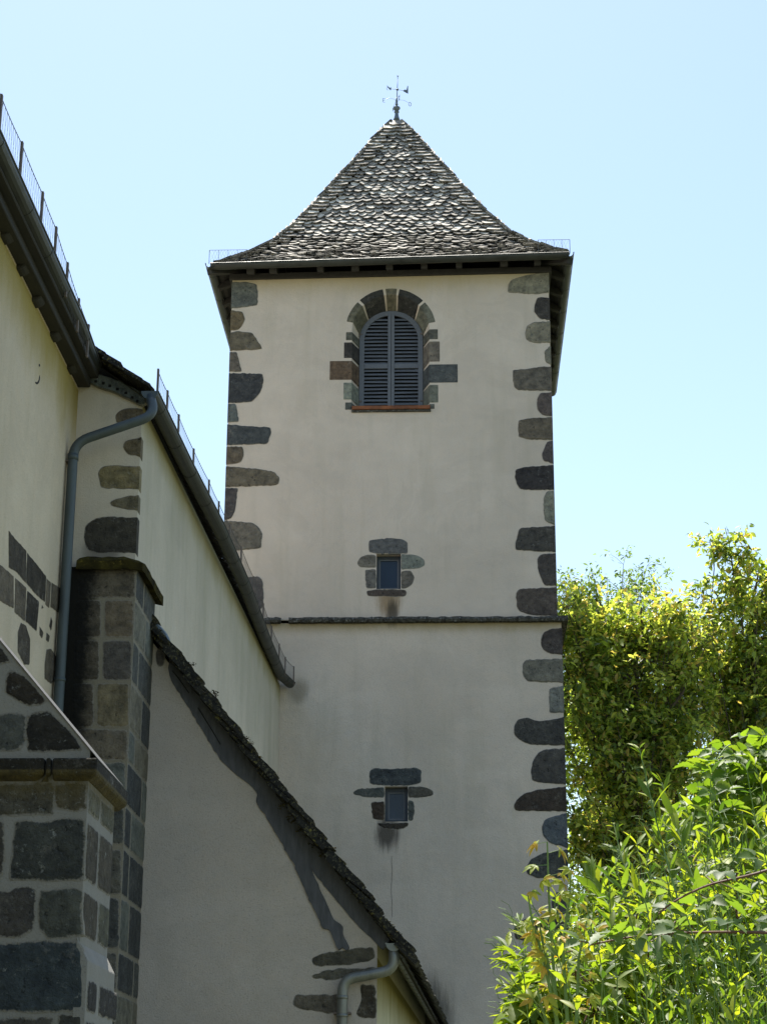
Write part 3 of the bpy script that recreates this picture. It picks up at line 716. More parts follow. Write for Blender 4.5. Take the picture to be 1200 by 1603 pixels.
def slate_slope(mb, p0, p1, upv, rows, colf, r, wd0=.25, step=.16, th=.03, ln=.34):
    p0 = Vector(p0); p1 = Vector(p1); u = (p1-p0).normalized(); v = Vector(upv).normalized(); n_ = u.cross(v)
    if n_.z < 0: n_ = -n_
    ltot = (p1-p0).length
    for k in range(rows):
        t = r.uniform(-.1, 0)
        while t < ltot:
            wd = r.uniform(.7, 1.3)*wd0
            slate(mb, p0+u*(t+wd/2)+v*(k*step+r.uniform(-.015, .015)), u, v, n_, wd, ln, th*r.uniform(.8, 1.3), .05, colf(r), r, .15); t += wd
    w_ = rows*step+.1; a, b = p0-n_*.03, p1-n_*.03
    mb.add([a+v*.05, b+v*.05, b+v*w_, a+v*w_], [(0, 1, 2, 3)], (.05, .05, .05))
def darkc(r): g_ = r.uniform(.05, .14); return (g_*1.05, g_, g_*.9)
mb = MB(); slate_slope(mb, (-3.5, NY0, 8.82), (-3.5, NY1, 8.82), (-1, 0, 1.1), 14, darkc, random.Random(5)); mb.build('slate_roof', M['mossy_slate'], nave)
def guard(par, pts, h, lean=0., pw=.034, zb=-.1):       # posts + wire netting
    for p in pts:
        p = Vector(p); m = MB(); m.box((p.x-.006, p.y-pw/2, p.z+zb), (p.x+.012, p.y+pw/2, p.z+h)); m.build('guard_post', M['iron'], par)
    m = MB()
    for a, b in zip(pts, pts[1:]):
        a = Vector(a); b = Vector(b); u = b-a; k = max(2, int(u.length/.07))
        sag = [a+u*(i/6)+up*(h-.015-.012*math.sin(math.pi*i/6)) for i in range(7)]; m.tube(sag, .0035, 4)
        for i in range(k):
            p = a+u*(i/k); q = a+u*((i+1)/k)
            m.tube([p+up*zb, q+up*(h-.02)], .001, 3); m.tube([q+up*zb, p+up*(h-.02)], .001, 3)
    m.build('guard_netting', M['wire'], par)
guard(nave, [(-3.38, 8.6, 8.85), (-3.38, 9.9, 8.85), (-3.38, 11.2, 8.86), (-3.38, 12.52, 8.88), (-3.38, 13.23, 8.88), (-3.38, 14.02, 8.86), (-3.39, 14.63, 8.85), (-3.4, 15.2, 8.79), (-3.41, 15.8, 8.72), (-3.41, 16.29, 8.68)], .23)
# stones showing in the lower wall
nq = [([(14,831),(25,845),(41,862),(40,912),(27,896),(14,888)], (52,54,56)), ([(43,866),(58,884),(72,902),(70,942),(58,932),(41,912)], (46,46,48)),
      ([(73,905),(80,912),(77,952),(71,946)], (80,86,82)), ([(81,912),(105,928),(102,966),(79,950)], (76,80,74)),
      ([(-20,872),(0,884),(21,902),(21,952),(0,940),(-20,930)], (76,84,84)), ([(24,905),(41,920),(39,972),(23,958)], (70,76,78)), ([(43,925),(61,942),(57,988),(40,972)], (38,40,44)),
      ([(66,946),(68,952),(65,953)], (60,60,60)), ([(80,965),(82,972),(80,988),(77,980)], (56,50,46)), ([(62,980),(68,990),(66,1000),(62,994)], (60,60,58)), ([(73,990),(78,995),(76,1006),(72,1002)], (58,58,56)),
      ([(33,975),(41,980),(47,1000),(46,1040),(38,1040),(28,1020),(28,990)], (60,62,50)), ([(73,1017),(80,1016),(88,1028),(87,1060),(80,1070),(70,1062),(70,1040)], (68,72,70)),
      ([(-30,1060),(-2,1075),(-2,1120),(-30,1110)], (60,60,60)), ([(84,1090),(97,1100),(94,1150),(82,1140)], (80,78,64))]
for p, c in nq:
    mx = sum(q[0] for q in p)/len(p); my = sum(q[1] for q in p)/len(p); big = max(q[0] for q in p)-min(q[0] for q in p) > 9
    if big: p = [(mx+(x-mx)*1.02, my+(y-my)*1.02) for x, y in p]
    g_ = sum(c)/3; c = (g_*1.03, g_*.98, g_*.9)
    mb = MB(); mb.slab([AX(x, y, NX) for x, y in p], (1, 0, 0), .006, .05, ph(*c, k=1.9), jit=.003, bev=.012, rad=.012); mb.build('exposed_stone', M['stone'], nave)
mb = MB()
for p in ([(61,569),(63,570),(63,574),(61,574)], [(55,597),(58,599),(61,595),(62,586),(63,590),(62,598),(59,602),(56,601)]): mb.slab([AX(x, y, NX) for x, y in p], (1, 0, 0), .002, .01, (.04, .035, .03), jit=.001, bev=.002)
mb.build('render_chip', M['dark'], nave)

# ------------------------------------------------------------------ chapel (middle range running back to the tower)
CXN, CXF, CYN = -3.01, -2.735, 17.1            # wall line at its near corner and at the tower
def cx(y): return CXN+(CXF-CXN)*(y-CYN)/(29-CYN)
chapel = thing('church_aisle', 'narrow rendered church range running back from the mossy stone pier to the tower', 'church', (-3.3, 17.1, 0))
mb = MB(); Z = 8.44
mb.add([(-8, CYN, 0), (CXN, CYN, 0), (cx(28.93), 28.93, 0), (-8, 28.93, 0), (-8, CYN, 13), (CXN-.55, CYN, 8.72), (CXN, CYN, Z), (cx(28.93), 28.93, Z), (CXN-.3, 28.93, 8.72), (-8, 28.93, 13)],
       [(0, 1, 6, 5, 4), (1, 2, 7, 6), (2, 3, 9, 8, 7), (5, 6, 7, 8), (0, 4, 9, 3), (4, 5, 8, 9)])
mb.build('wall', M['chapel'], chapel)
cpath = [(-2.90, 16.86, 8.46), (-2.84, 18.79, 8.46), (-2.74, 20.98, 8.45), (-2.70, 23.32, 8.455), (-2.70, 26.14, 8.455), (-2.68, 28.2, 8.46), (-2.58, 28.9, 8.47)]
mb = MB(); gutter(mb, cpath, .08); seams(mb, cpath, .08, .95); mb.build('gutter', M['zinc'], chapel)
mb = MB(); mb.sweep([(-.082*math.cos(math.pi*i/10), -.082*math.sin(math.pi*i/10)) for i in range(11)], [(-2.90, 16.84, 8.462), (-2.90, 16.862, 8.462)]); mb.build('gutter_end', M['zinc_blue'], chapel)
mb = MB(); r = random.Random(11)
slate_slope(mb, (-2.93, 17.0, 8.47), (-2.74, 28.9, 8.47), (-1, 0, .72), 9, darkc, r, th=.02)
# thick verge slates over the near wall
for k in range(11):
    p = Vector((-2.9-.075*k, 16.98, 8.475+.054*k)); 
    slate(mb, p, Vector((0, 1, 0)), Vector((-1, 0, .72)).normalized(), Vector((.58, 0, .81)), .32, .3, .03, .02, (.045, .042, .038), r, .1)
mb.build('slate_roof', M['mossy_slate'], chapel)
mb = MB(); vp = [AY(x, y, CYN-.03) for x, y in [(126,580),(150,584),(190,598),(228,618),(232,632),(222,636),(205,627),(180,615),(155,607),(128,594)]]
mb.slab(vp, (0, -1, 0), .03, .03, ph(70,78,82), jit=.003); 
for x, y in ((150, 597), (162, 600), (172, 604), (184, 609), (197, 615), (207, 622), (215, 628)): q = AY(x, y, CYN-.063); mb.box((q.x-.012, q.y-.004, q.z-.012), (q.x+.014, q.y+.01, q.z+.012), (.01, .01, .01))
mb.build('verge_fillet', M['stone'], chapel)
zz = [(244,578),(263,620),(277,653),(298,697),(318,741),(330,767),(343,803)]
gp = []
for y, x in ((16.9, -2.84), (17.45, -2.83), (18.1, -2.81), (19.1, -2.79), (20.1, -2.75), (20.85, -2.73), (21.7, -2.70), (22.6, -2.66), (23.9, -2.64), (25.2, -2.64), (26.4, -2.64), (27.4, -2.62), (28.2, -2.6), (28.8, -2.52)): gp.append((x, y, 8.52))
guard(chapel, gp, .19)
def bendpath(ctrl, rad, k=7):
    P = [Vector(p) for p in ctrl]; out = [P[0]]
    for i in range(1, len(P)-1):
        a = (P[i-1]-P[i]).normalized(); b = (P[i+1]-P[i]).normalized(); p0 = P[i]+a*rad; p2 = P[i]+b*rad
        for t in range(k+1): t /= k; out.append(p0*(1-t)**2+P[i]*2*t*(1-t)+p2*t*t)
    return out+[P[-1]]
YP = 16.73
def pipe(par, ctrl, r_, mat, radius, collars):
    P = bendpath(ctrl, radius); m = MB(); m.tube(P, r_, 16); o = m.build('downpipe', mat, par, True)
    for a, b in collars: m = MB(); m.tube([a, b], r_+.006, 16); m.build('pipe_collar', mat, o, True)
    return o
c_ = [(-2.90, 16.88, 8.42), AY(243, 655, YP-.05), AY(126, 693, YP), AY(120, 760, YP), AY(98, 1170, YP), (-3.58, YP, 4.0), (-3.58, YP, 0)]
c_[5] = (c_[4].x-.0, YP, 3.0); c_[6] = (c_[4].x, YP, 0.0); c_[3].x = c_[4].x = -3.575; c_[5] = (-3.575, YP, 3.0); c_[6] = (-3.575, YP, 0); c_[2].x = -3.575; c_[1] = AY(243, 650, 16.8)
c_ = [c_[0], c_[1], c_[2], c_[4], c_[6]]
z1 = AY(122, 716, YP).z
o = pipe(chapel, c_, .047, M['zinc_blue'], .15, [((-3.575, YP, z1-.03), (-3.575, YP, z1+.03)), ((-3.575, YP, 5.6), (-3.575, YP, 5.63))])
m = MB(); m.box((-3.66, YP-.03, z1-.045), (-3.56, YP+.1, z1-.032)); m.build('pipe_bracket', M['iron'], o)
# stones of the near wall
cqs = [('quoin_stone', [(180,650),(190,641),(205,638),(219,641),(219,658),(200,664),(183,664)], (86,82,74)),
 ('quoin_stone', [(192,700),(196,690),(216,684),(217,716),(200,712)], (84,80,70)),
 ('quoin_stone', [(153,740),(160,730),(180,728),(214,730),(215,766),(190,766),(158,764)], (96,92,74)),
 ('quoin_stone', [(172,785),(200,776),(213,775),(214,800),(190,796),(174,792)], (82,80,70)),
 ('quoin_stone', [(131,842),(134,822),(150,811),(175,808),(214,810),(214,866),(150,866),(136,860)], (50,50,48))]
for nm, p, c in cqs:
    P = []; sh = []
    for i, (x, y) in enumerate(p):
        q = AY(x, y, CYN)
        if abs(q.x-CXN) < .05: q.x = CXN+.005; sh.append(i)
        P.append(q)
    mb = MB(); mb.slab(P, (0, -1, 0), .006, .12, ph(*c, k=2.2), sharp=sh, jit=.008); mb.build(nm, M['stone'], chapel)

# ------------------------------------------------------------------ masonry helper
def masonry(rows, to3d, n, mat, par, name='stonework', k=2.2, proud=.008, jit=.006, rad=.03, grow=0.):
    mb = MB()
    for poly, c in rows:
        mx = (min(p[0] for p in poly)+max(p[0] for p in poly))/2; my = (min(p[1] for p in poly)+max(p[1] for p in poly))/2
        if grow: poly = [(x+math.copysign(grow, x-mx)*(x < 128), y+math.copysign(grow, y-my)*(y > 1225)) for x, y in poly]
        mb.slab([to3d(x, y) for x, y in poly], n, proud, .05, ph(*c, k=k), jit=jit, bev=.03, rad=rad)
    return mb.build(name, mat, par)
def box_px(x0, y0, x1, y1): return [(x0, y0), ((x0+x1)/2, y0-1), (x1, y0), (x1, (y0+y1)/2), (x1, y1), (x0, y1), (x0, (y0+y1)/2)]

# ------------------------------------------------------------------ pier between nave and aisle
PXR, PYF, PYB, PZ = -2.95, 16.86, 18.0, 6.72
pier = thing('stone_pier', 'tall narrow stone buttress with mossy coping beside the blue-grey downpipe', 'buttress', (-3.3, 17, 0))
mb = MB(); mb.box((NX+.02, PYF, 0), (PXR, PYB, PZ)); mb.build('pier_core', M['pier_mortar'], pier)
fr = lambda x, y: AY(x, y, PYF)
fy = [(890,936),(940,998),(1003,1065),(1070,1138),(1142,1190),(1194,1258),(1263,1322),(1330,1400),(1406,1485),(1491,1550),(1556,1640)]
def edge(y): return 212-(y-936)*.0475
split = [(None, (70,68,64)), (162, (80,76,70)), (159, (66,66,68)), (150, (86,83,72)), (None, (76,74,70)), (None, (70,76,78)), (160, (60,64,66)), (None, (66,68,68)), (150, (52,56,60)), (None, (62,64,66)), (158, (50,54,58))]
rows = []
for (y0, y1), (xs, c) in zip(fy, split):
    e = edge((y0+y1)/2)-1.0; l = 122-(y0-890)*.05
    if xs: rows += [(box_px(l, y0, xs-3, y1), (64,62,58)), (box_px(xs+2, y0, e, y1), c)]
    else: rows.append((box_px(l, y0, e, y1), c))
masonry(rows, fr, (0, -1, 0), M['pier_stone'], pier, k=2.3)
sdp = lambda y, z: Vector((PXR, y, z))
mb = MB(); rr = random.Random(4)
for i, (y0, y1) in enumerate(fy):
    z1, z0 = AY(212, y0, PYF).z, AY(212, y1, PYF).z
    ym = PYF+rr.choice([.3, .42, .8, .6])
    for a, b in ((PYF+.008, ym), (ym+.05, PYB-.03)):
        if b-a > .1: mb.slab([sdp(a, z0), sdp((a+b)/2, z0), sdp(b, z0), sdp(b, z1), sdp((a+b)/2, z1), sdp(a, z1)], (1, 0, 0), .008, .05, ph(*rr.choice([(60,64,66),(78,84,84),(50,54,58),(84,86,82),(86,86,80)]), k=2.0), jit=.006)
mb.build('stonework', M['pier_stone'], pier)
mb = MB(); j = lambda a: rnd.uniform(-a, a)       # coping: slabs sloping outwards
def cope(mb, x0, x1, y0, y1, zt, zb, sl, ov):
    nx = 9; ny = 9; V = []; F = []
    xs = [x0+(x1+ov-x0)*i/nx for i in range(nx+1)]; ys = [y0-ov+(y1-y0+ov)*i/ny for i in range(ny+1)]
    for lay in (0, 1):
        for a in xs:
            for b in ys:
                dx = max(0, a-(x1-.12)); dy = max(0, (y0+.12)-b); d = math.hypot(dx, dy) if dx and dy else max(dx, dy)
                z = (zt-sl*d+j(.008)) if lay else (zb-sl*.45*d+j(.004))
                V.append((a+j(.005), b+j(.005), z))
    o = (nx+1)*(ny+1); q = lambda l, a, b: l*o+a*(ny+1)+b
    for a in range(nx):
        for b in range(ny):
            F.append((q(0, a, b), q(0, a+1, b), q(0, a+1, b+1), q(0, a, b+1))); F.append((q(1, a, b), q(1, a, b+1), q(1, a+1, b+1), q(1, a+1, b)))
    for a in range(nx): F += [(q(0, a, 0), q(0, a+1, 0), q(1, a+1, 0), q(1, a, 0)), (q(0, a, ny), q(0, a+1, ny), q(1, a+1, ny), q(1, a, ny))]
    for b in range(ny): F += [(q(0, 0, b), q(0, 0, b+1), q(1, 0, b+1), q(1, 0, b)), (q(0, nx, b), q(0, nx, b+1), q(1, nx, b+1), q(1, nx, b))]
    mb.add(V, F)
cope(mb, -3.5, PXR, PYF, PYB+.05, 6.86, 6.72, .5, .07); mb.build('mossy_coping', M['moss'], pier)

# ------------------------------------------------------------------ near buttress, bottom left
BY = 10.5; BXR = AY(138, 1240, BY).x; BYB = AX(177, 1310, BXR).y
butt = thing('stone_buttress', 'massive basalt buttress in the bottom left corner with a sloping top and yellowed cornice', 'buttress', (-2.6, BY+.3, 0))
bp = lambda x, y: AY(x, y, BY)
zc0, zc1 = bp(60, 1214).z, bp(60, 1189).z
pA, pB = bp(0, 1006), bp(137, 1174)              # slope of the top
sl = (pA.z-pB.z)/(pB.x-pA.x)
xL = NX-.0
zL = pB.z+(pB.x-xL)*sl
mb = MB()
mb.prism([(xL, BY, 0), (BXR, BY, 0), (BXR, BY, zc0), (BXR, BY, pB.z), (xL, BY, zL)], (0, 1, 0), BYB-BY)
mb.build('buttress_core', M['but_mortar'], butt)
S = [([(-60,960),(-10,1006),(15,1036),(-5,1041),(-60,1040)], (44,44,44)), ([(14,1062),(18,1050),(28,1049),(42,1066),(70,1098),(60,1104),(42,1106),(30,1096),(12,1084)], (42,40,38)),
 ([(-25,1122),(0,1119),(25,1115),(37,1120),(36,1160),(28,1175),(0,1177),(-25,1176)], (64,68,70)), ([(47,1120),(60,1114),(82,1112),(108,1146),(130,1172),(125,1175),(90,1177),(48,1177),(45,1150)], (36,36,36)),
 ([(-60,1232),(-5,1231),(80,1229),(84,1245),(80,1272),(-60,1274)], (66,66,62)), ([(90,1232),(115,1228),(137,1231),(137,1262),(115,1267),(94,1262),(88,1250)], (66,64,56)),
 ([(-60,1283),(-10,1284),(2,1290),(5,1340),(0,1368),(-60,1372)], (56,56,56)), ([(28,1290),(45,1287),(70,1292),(100,1284),(134,1286),(133,1330),(132,1374),(80,1376),(40,1374),(18,1374),(22,1340)], (50,54,56)),
 ([(-60,1395),(10,1400),(22,1393),(40,1391),(53,1398),(52,1430),(48,1452),(30,1464),(-60,1464)], (54,54,56)), ([(68,1398),(100,1393),(130,1396),(129,1430),(127,1460),(80,1466),(66,1450),(64,1420)], (62,66,66)),
 ([(-60,1485),(10,1482),(60,1476),(120,1479),(132,1492),(134,1540),(133,1578),(60,1582),(0,1578),(-60,1576)], (46,54,62)),
 ([(96,1592),(132,1590),(131,1640),(96,1640)], (56,58,58)), ([(-60,1600),(80,1596),(82,1650),(-60,1650)], (60,60,60))]
masonry(S, bp, (0, -1, 0), M['but_stone'], butt, k=1.9, jit=.005, rad=.012, grow=4.5)
# cornice moulding round front and outer end
mb = MB(); ov = .05
cp = [(BXR+.0, BY), ]
def corn(mb, x0, x1, y0, y1, z0, z1, o):
    # chamfered underside
    mb.add([(x0, y0-o, z1), (x1+o, y0-o, z1), (x1+o, y1, z1), (x0, y1, z1), (x0, y0-o, z0+(z1-z0)*.3), (x1+o, y0-o, z0+(z1-z0)*.3), (x1+o, y1, z0+(z1-z0)*.3), (x0, y1, z0+(z1-z0)*.3), (x0, y0, z0), (x1, y0, z0), (x1, y1, z0), (x0, y1, z0)],
           [(0,1,2,3), (0,1,5,4), (1,2,6,5), (4,5,9,8), (5,6,10,9), (3,2,6,7), (7,6,10,11), (8,9,10,11), (0,3,7,4), (4,7,11,8)])
    return mb
xj = bp(75, 1200).x
for a, b in ((xL, bp(-40, 1200).x), (bp(-38, 1200).x, bp(72, 1200).x), (bp(75, 1200).x, bp(82, 1200).x), (bp(85, 1200).x, BXR)):
    last = abs(b-BXR) < 1e-6
    m = MB(); corn(m, a, b if last else b-ov, BY, BYB+.16 if last else BY+.2, zc0-.035, zc1, ov); o = m.build('cornice_stone', M['but_stone'], butt, bevel=.008)
    for at in o.data.color_attributes: at.data.foreach_set('color', [v for _ in range(len(at.data)) for v in (*ph(34, 33, 30, k=1.9), 1)])
# weathered slope above the cornice: cover strip with a pale mortar edge
m = MB(); t_ = .006
m.hexa([(xL, BY-.012, zL), (BXR+ov, BY-.012, pB.z-ov*sl), (BXR+ov, BYB, pB.z-ov*sl), (xL, BYB, zL), (xL, BY-.012, zL+t_), (BXR+ov, BY-.012, pB.z-ov*sl+t_), (BXR+ov, BYB, pB.z-ov*sl+t_), (xL, BYB, zL+t_)])
M['pale'] = stucco('pale_lime', (.12, .12, .12), [], .2); m.build('sloping_cover', M['pale'], butt, bevel=.006)
# plinth: the lower part steps out on the right with a chamfered top
zs = bp(127, 1474).z; m = MB(); st = .05
m.prism([(BXR-.02, BY-.006, 0), (BXR+st, BY-.006, 0), (BXR+st, BY-.006, zs-.1), (BXR-.02, BY-.006, zs+.03)], (0, 1, 0), BYB-BY+.012, (.07, .068, .062))
m.build('plinth', M['but_mortar'], butt, bevel=.004)
mb = MB(); rr = random.Random(9)
zr_ = [(bp(100, a).z, bp(100, b).z) for a, b in ((1232, 1270), (1286, 1374), (1394, 1462))]
for z1, z0 in zr_:
    ym = BY+rr.choice([.25, .36, .45])
    for a, b in ((BY+.02, ym), (ym+.05, BYB-.01)): mb.slab([Vector((BXR, a, z0)), Vector((BXR, (a+b)/2, z0)), Vector((BXR, b, z0)), Vector((BXR, b, z1)), Vector((BXR, (a+b)/2, z1)), Vector((BXR, a, z1))], (1, 0, 0), .008, .05, ph(*rr.choice([(56,54,50),(64,66,60),(78,80,74)]), k=1.9), jit=.006)
z1, z0 = zs-.2, bp(100, 1582).z
for a, b, z0_, z1_ in ((BY+.02, BY+.28, z0, z1), (BY+.37, BYB+.1, z0, z1), (BY+.02, BY+.4, z0-.6, z0-.05), (BY+.46, BYB+.1, z0-.6, z0-.05)):
    mb.slab([Vector((BXR+st, a, z0_)), Vector((BXR+st, b, z0_)), Vector((BXR+st, b, z1_)), Vector((BXR+st, a, z1_))], (1, 0, 0), .008, .05, ph(40, 40, 42, k=1.9), jit=.006)
mb.build('side_stonework', M['but_stone'], butt)

# ------------------------------------------------------------------ lean-to between pier and tower
EY = 17.95; ep = lambda x, y, d=0.: AY(x, y, EY+d)
lean = thing('lean_to', 'low rendered lean-to below the aisle with a mossy raking slate verge', 'church', (-1.8, 18, 0))
EXR = -.75; EX0 = -3.2
rk0, rk1 = ep(245, 1003), ep(640, 1508)
es = (rk0.z-rk1.z)/(rk1.x-rk0.x)
def rz(x): return rk0.z-(x-rk0.x)*es
def ex(y): return EXR+.25*(y-EY)/11
mb = MB()
mb.add([(EX0, EY, 0), (EXR, EY, 0), (EXR, EY, rz(EXR)-.06), (EX0, EY, rz(EX0)-.06)], [(0, 1, 2, 3)]); mb.build('end_wall', M['lean'], lean, fix=False)
mb = MB(); mb.add([(EXR, EY, 0), (ex(28.93), 28.93, 0), (ex(28.93), 28.93, rz(EXR)-.06), (EXR, EY, rz(EXR)-.06)], [(0, 1, 2, 3)]); mb.build('side_wall', M['lean_side'], lean, fix=False)
# timber face strip under the verge and the old brace
def plk(pts, col, proud, nm='verge_board', jit=.006, ch=1, mat='beam'):
    m = MB(); m.slab([ep(x, y) for x, y in pts], (0, -1, 0), proud, .02, col, jit=jit, bev=.006); m.build(nm, M[mat], lean)
plk([(236,985),(262,1015),(330,1100),(400,1190),(470,1280),(540,1368),(606,1452),(612,1470),(600,1489),(588,1476),(556,1445),(520,1402),(495,1372),(472,1338),(440,1300),(420,1270),(395,1232),(362,1206),(345,1190),(318,1145),(290,1100),(268,1066),(263,1045),(266,1035),(256,1010),(240,1000)], (.1, .1, .1), .012)
plk([(405,1235),(425,1262),(455,1300),(480,1345),(492,1372),(502,1395),(514,1420),(522,1440),(538,1450),(536,1462),(548,1484),(543,1490),(536,1483),(530,1490),(522,1470),(516,1455),(505,1455),(496,1432),(480,1400),(468,1372),(452,1340),(436,1312),(420,1285),(400,1255)], (.1, .1, .1), .02, 'old_brace', .01)
for pts in ([(310,1108),(330,1140),(345,1165)], [(437,1283),(450,1310),(470,1338),(486,1363)], [(270,1050),(280,1062),(296,1085)]):
    m = MB(); m.tube([ep(x, y, -.013) for x, y in pts], .006, 5); m.build('timber_split', M['dark'], lean)
m = MB(); m.slab([ep(x, y, -.01) for x, y in [(241,975),(250,978),(262,992),(268,1006),(258,1006),(243,996)]], (0, -1, 0), .03, .05, (.1, .12, .14), jit=.004); m.build('lead_flashing', M['lead'], lean)
for p, c in (([(244,1020),(250,1013),(258,1016),(259,1030),(256,1043),(248,1044),(244,1035)], (80,80,84)), ([(487,1500),(505,1492),(540,1488),(560,1483),(584,1482),(588,1500),(560,1508),(520,1512),(490,1512)], (66,66,62)),
             ([(487,1527),(510,1518),(550,1516),(588,1513),(588,1524),(545,1530),(520,1535),(490,1532)], (74,74,70)), ([(457,1573),(462,1556),(490,1557),(530,1556),(540,1560),(540,1590),(500,1584),(470,1580)], (80,78,74)),
             ([(563,1540),(587,1541),(589,1595),(566,1594),(556,1588),(566,1565)], (54,52,48)), ([(545,1606),(589,1603),(589,1640),(545,1640)], (60,58,54))):
    m = MB(); m.slab([ep(x, y) for x, y in p], (0, -1, 0), .006, .03, ph(*c), jit=.012); m.build('quoin_stone', M['stone'], lean)
# raking verge: several courses of thick ragged slates seen edge-on
mb = MB(); r = random.Random(21); uu = Vector((0, 1, 0)); vv = Vector((-1, 0, es)).normalized(); nn = Vector((es, 0, 1)).normalized()
nr = 30; ltot = (Vector((-.42, 0, rz(-.42)))-Vector((EX0, 0, rz(EX0)))).length
for k in range(nr):
    for c in range(4):
        t = (k+.25*c)/nr; x = -.42+(EX0+.42)*t; p = Vector((x, EY-.13+r.uniform(-.05, .03), rz(x)-.02+.03*(c % 3)))
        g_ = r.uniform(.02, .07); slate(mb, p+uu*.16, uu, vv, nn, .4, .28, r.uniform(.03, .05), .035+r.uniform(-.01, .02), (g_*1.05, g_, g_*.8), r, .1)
mb.build('verge_slates', M['mossy_slate'], lean)
mb = MB(); slate_slope(mb, (-.42, EY+.1, rz(-.42)), (-.17, 28.9, rz(-.42)), (-1, 0, es), 26, darkc, r, .3, .16, .035); mb.build('slate_roof', M['mossy_slate'], lean)
def clump(mb, c, rad, r, k=26, sq=.5):
    for _ in range(k):
        d = Vector((r.gauss(0, 1), r.gauss(0, 1), r.gauss(0, 1))).normalized()*rad*r.random()**.5; d.z *= sq; q = Vector(c)+d; s = rad*r.uniform(.12, .3)
        V = [q+Vector((r.uniform(-s, s), r.uniform(-s, s), r.uniform(-s*.6, s*.6))) for _ in range(5)]
        mb.add(V, [(0,1,2),(0,2,3),(0,3,4),(1,2,4),(2,3,4),(0,1,4)])
mb = MB()
for k in range(190):
    t = r.random()**1.0; x = -.45+(EX0+.5)*t*.98; clump(mb, (x, EY-.14+r.uniform(0, .1), rz(x)+.075+r.uniform(-.05, .04)), r.uniform(.025, .06), r, 22)
for px, py in ((440,1262),(452,1278),(458,1285),(470,1298),(478,1308),(490,1322),(505,1338),(556,1398),(568,1412),(580,1424),(600,1440),(385,1155),(392,1163),(300,1040),(335,1085)):
    q = ep(px, py, -.14); clump(mb, q, r.uniform(.04, .06), r, 30)
mb.build('moss_clumps', M['moss'], lean)
for px, py, h in ((338,1100,.12),(428,1230,.1),(474,1296,.1)):
    q = ep(px, py, -.08); m = MB(); m.tube([q, q+Vector((0, 0, h*.5)), q+Vector((-.02, 0, h*.8)), q+Vector((-.025, 0, h))], .007, 5); m.build('slate_hook', M['iron'], lean)
gz = rz(-.5)-.0
g0 = ep(616, 1477, -.12); zg = g0.z
gpath = [(g0.x, EY-.13, zg), (g0.x+.02, EY+1, zg), (-.34, 28.9, zg)]
mb = MB(); gutter(mb, gpath, .07); seams(mb, gpath, .07, .5, .3); mb.build('gutter', M['galv'], lean)
mb = MB(); mb.sweep([(-.072*math.cos(math.pi*i/10), -.072*math.sin(math.pi*i/10)) for i in range(11)], [(g0.x, EY-.15, zg), (g0.x, EY-.128, zg)]); mb.build('gutter_end', M['galv'], lean)
YQ = EY-.1
pc = [(g0.x-.0, YQ, zg-.04), (AY(617, 1518, YQ).x, YQ, AY(617, 1518, YQ).z), (AY(536, 1534, YQ).x, YQ, AY(536, 1534, YQ).z), (AY(536, 1534, YQ).x, YQ, 0)]
px_ = pc[2][0]
o = pipe(lean, pc, .048, M['galv'], .11, [((px_, YQ, pc[2][2]-.17), (px_, YQ, pc[2][2]-.14)), ((px_, YQ, pc[2][2]-.33), (px_, YQ, pc[2][2]-.30))])
m = MB(); m.box((px_-.08, YQ-.01, pc[2][2]-.3), (px_+.08, YQ+.1, pc[2][2]-.285)); m.build('pipe_bracket', M['iron'], o)
#@@PLANTS
# ------------------------------------------------------------------ plants
def leaf_mat(name, cols, trans, rough=.45, spec=.35):
    """leaf: base colour picked per leaf from the colour attribute, thin and letting light through"""
    n = N(name); c = n.attr(); v = n.noise(3, 3, .6)
    c = n.mix(n.rng(v, .3, .7), n.mix(1., c, (.75, .8, .75), 'MULTIPLY'), n.mix(1., c, (1.25, 1.2, 1.1), 'MULTIPLY'))
    n.fin(c, rough, spec=spec)
    tr = n.new('ShaderNodeBsdfTranslucent'); n.put(tr.inputs[0], n.mix(1., c, trans, 'MULTIPLY'))
    ad = n.new('ShaderNodeMixShader'); ad.inputs[0].default_value = .5
    n.t.links.new(n.b.outputs[0], ad.inputs[1]); n.t.links.new(tr.outputs[0], ad.inputs[2])
    n.t.links.new(ad.outputs[0], n.t.nodes['Material Output'].inputs[0]); return n.m
M['tree_leaf'] = leaf_mat('walnut_leaf', None, (2.5, 2.35, 1.1), .4, .45)
M['far_leaf'] = leaf_mat('ash_leaf', None, (1.6, 1.7, .9))
M['pea_leaf'] = leaf_mat('pea_leaf', None, (2.2, 2.2, .6), .5, .3)
M['bramble_leaf'] = leaf_mat('bramble_leaf', None, (2.2, 2.25, .6), .5, .3)
M['young_leaf'] = leaf_mat('young_leaf', None, (1.8, 1.6, .6))
M['bark'] = plain('bark', (.09, .07, .05), .9, 0, .4, 8, (1, 1, .3), bump=.6)
M['stem'] = plain('green_stem', (.16, .24, .06), .6, 0, .3, 8)
M['cane'] = plain('bramble_cane', (.13, .06, .035), .6, 0, .3, 8)

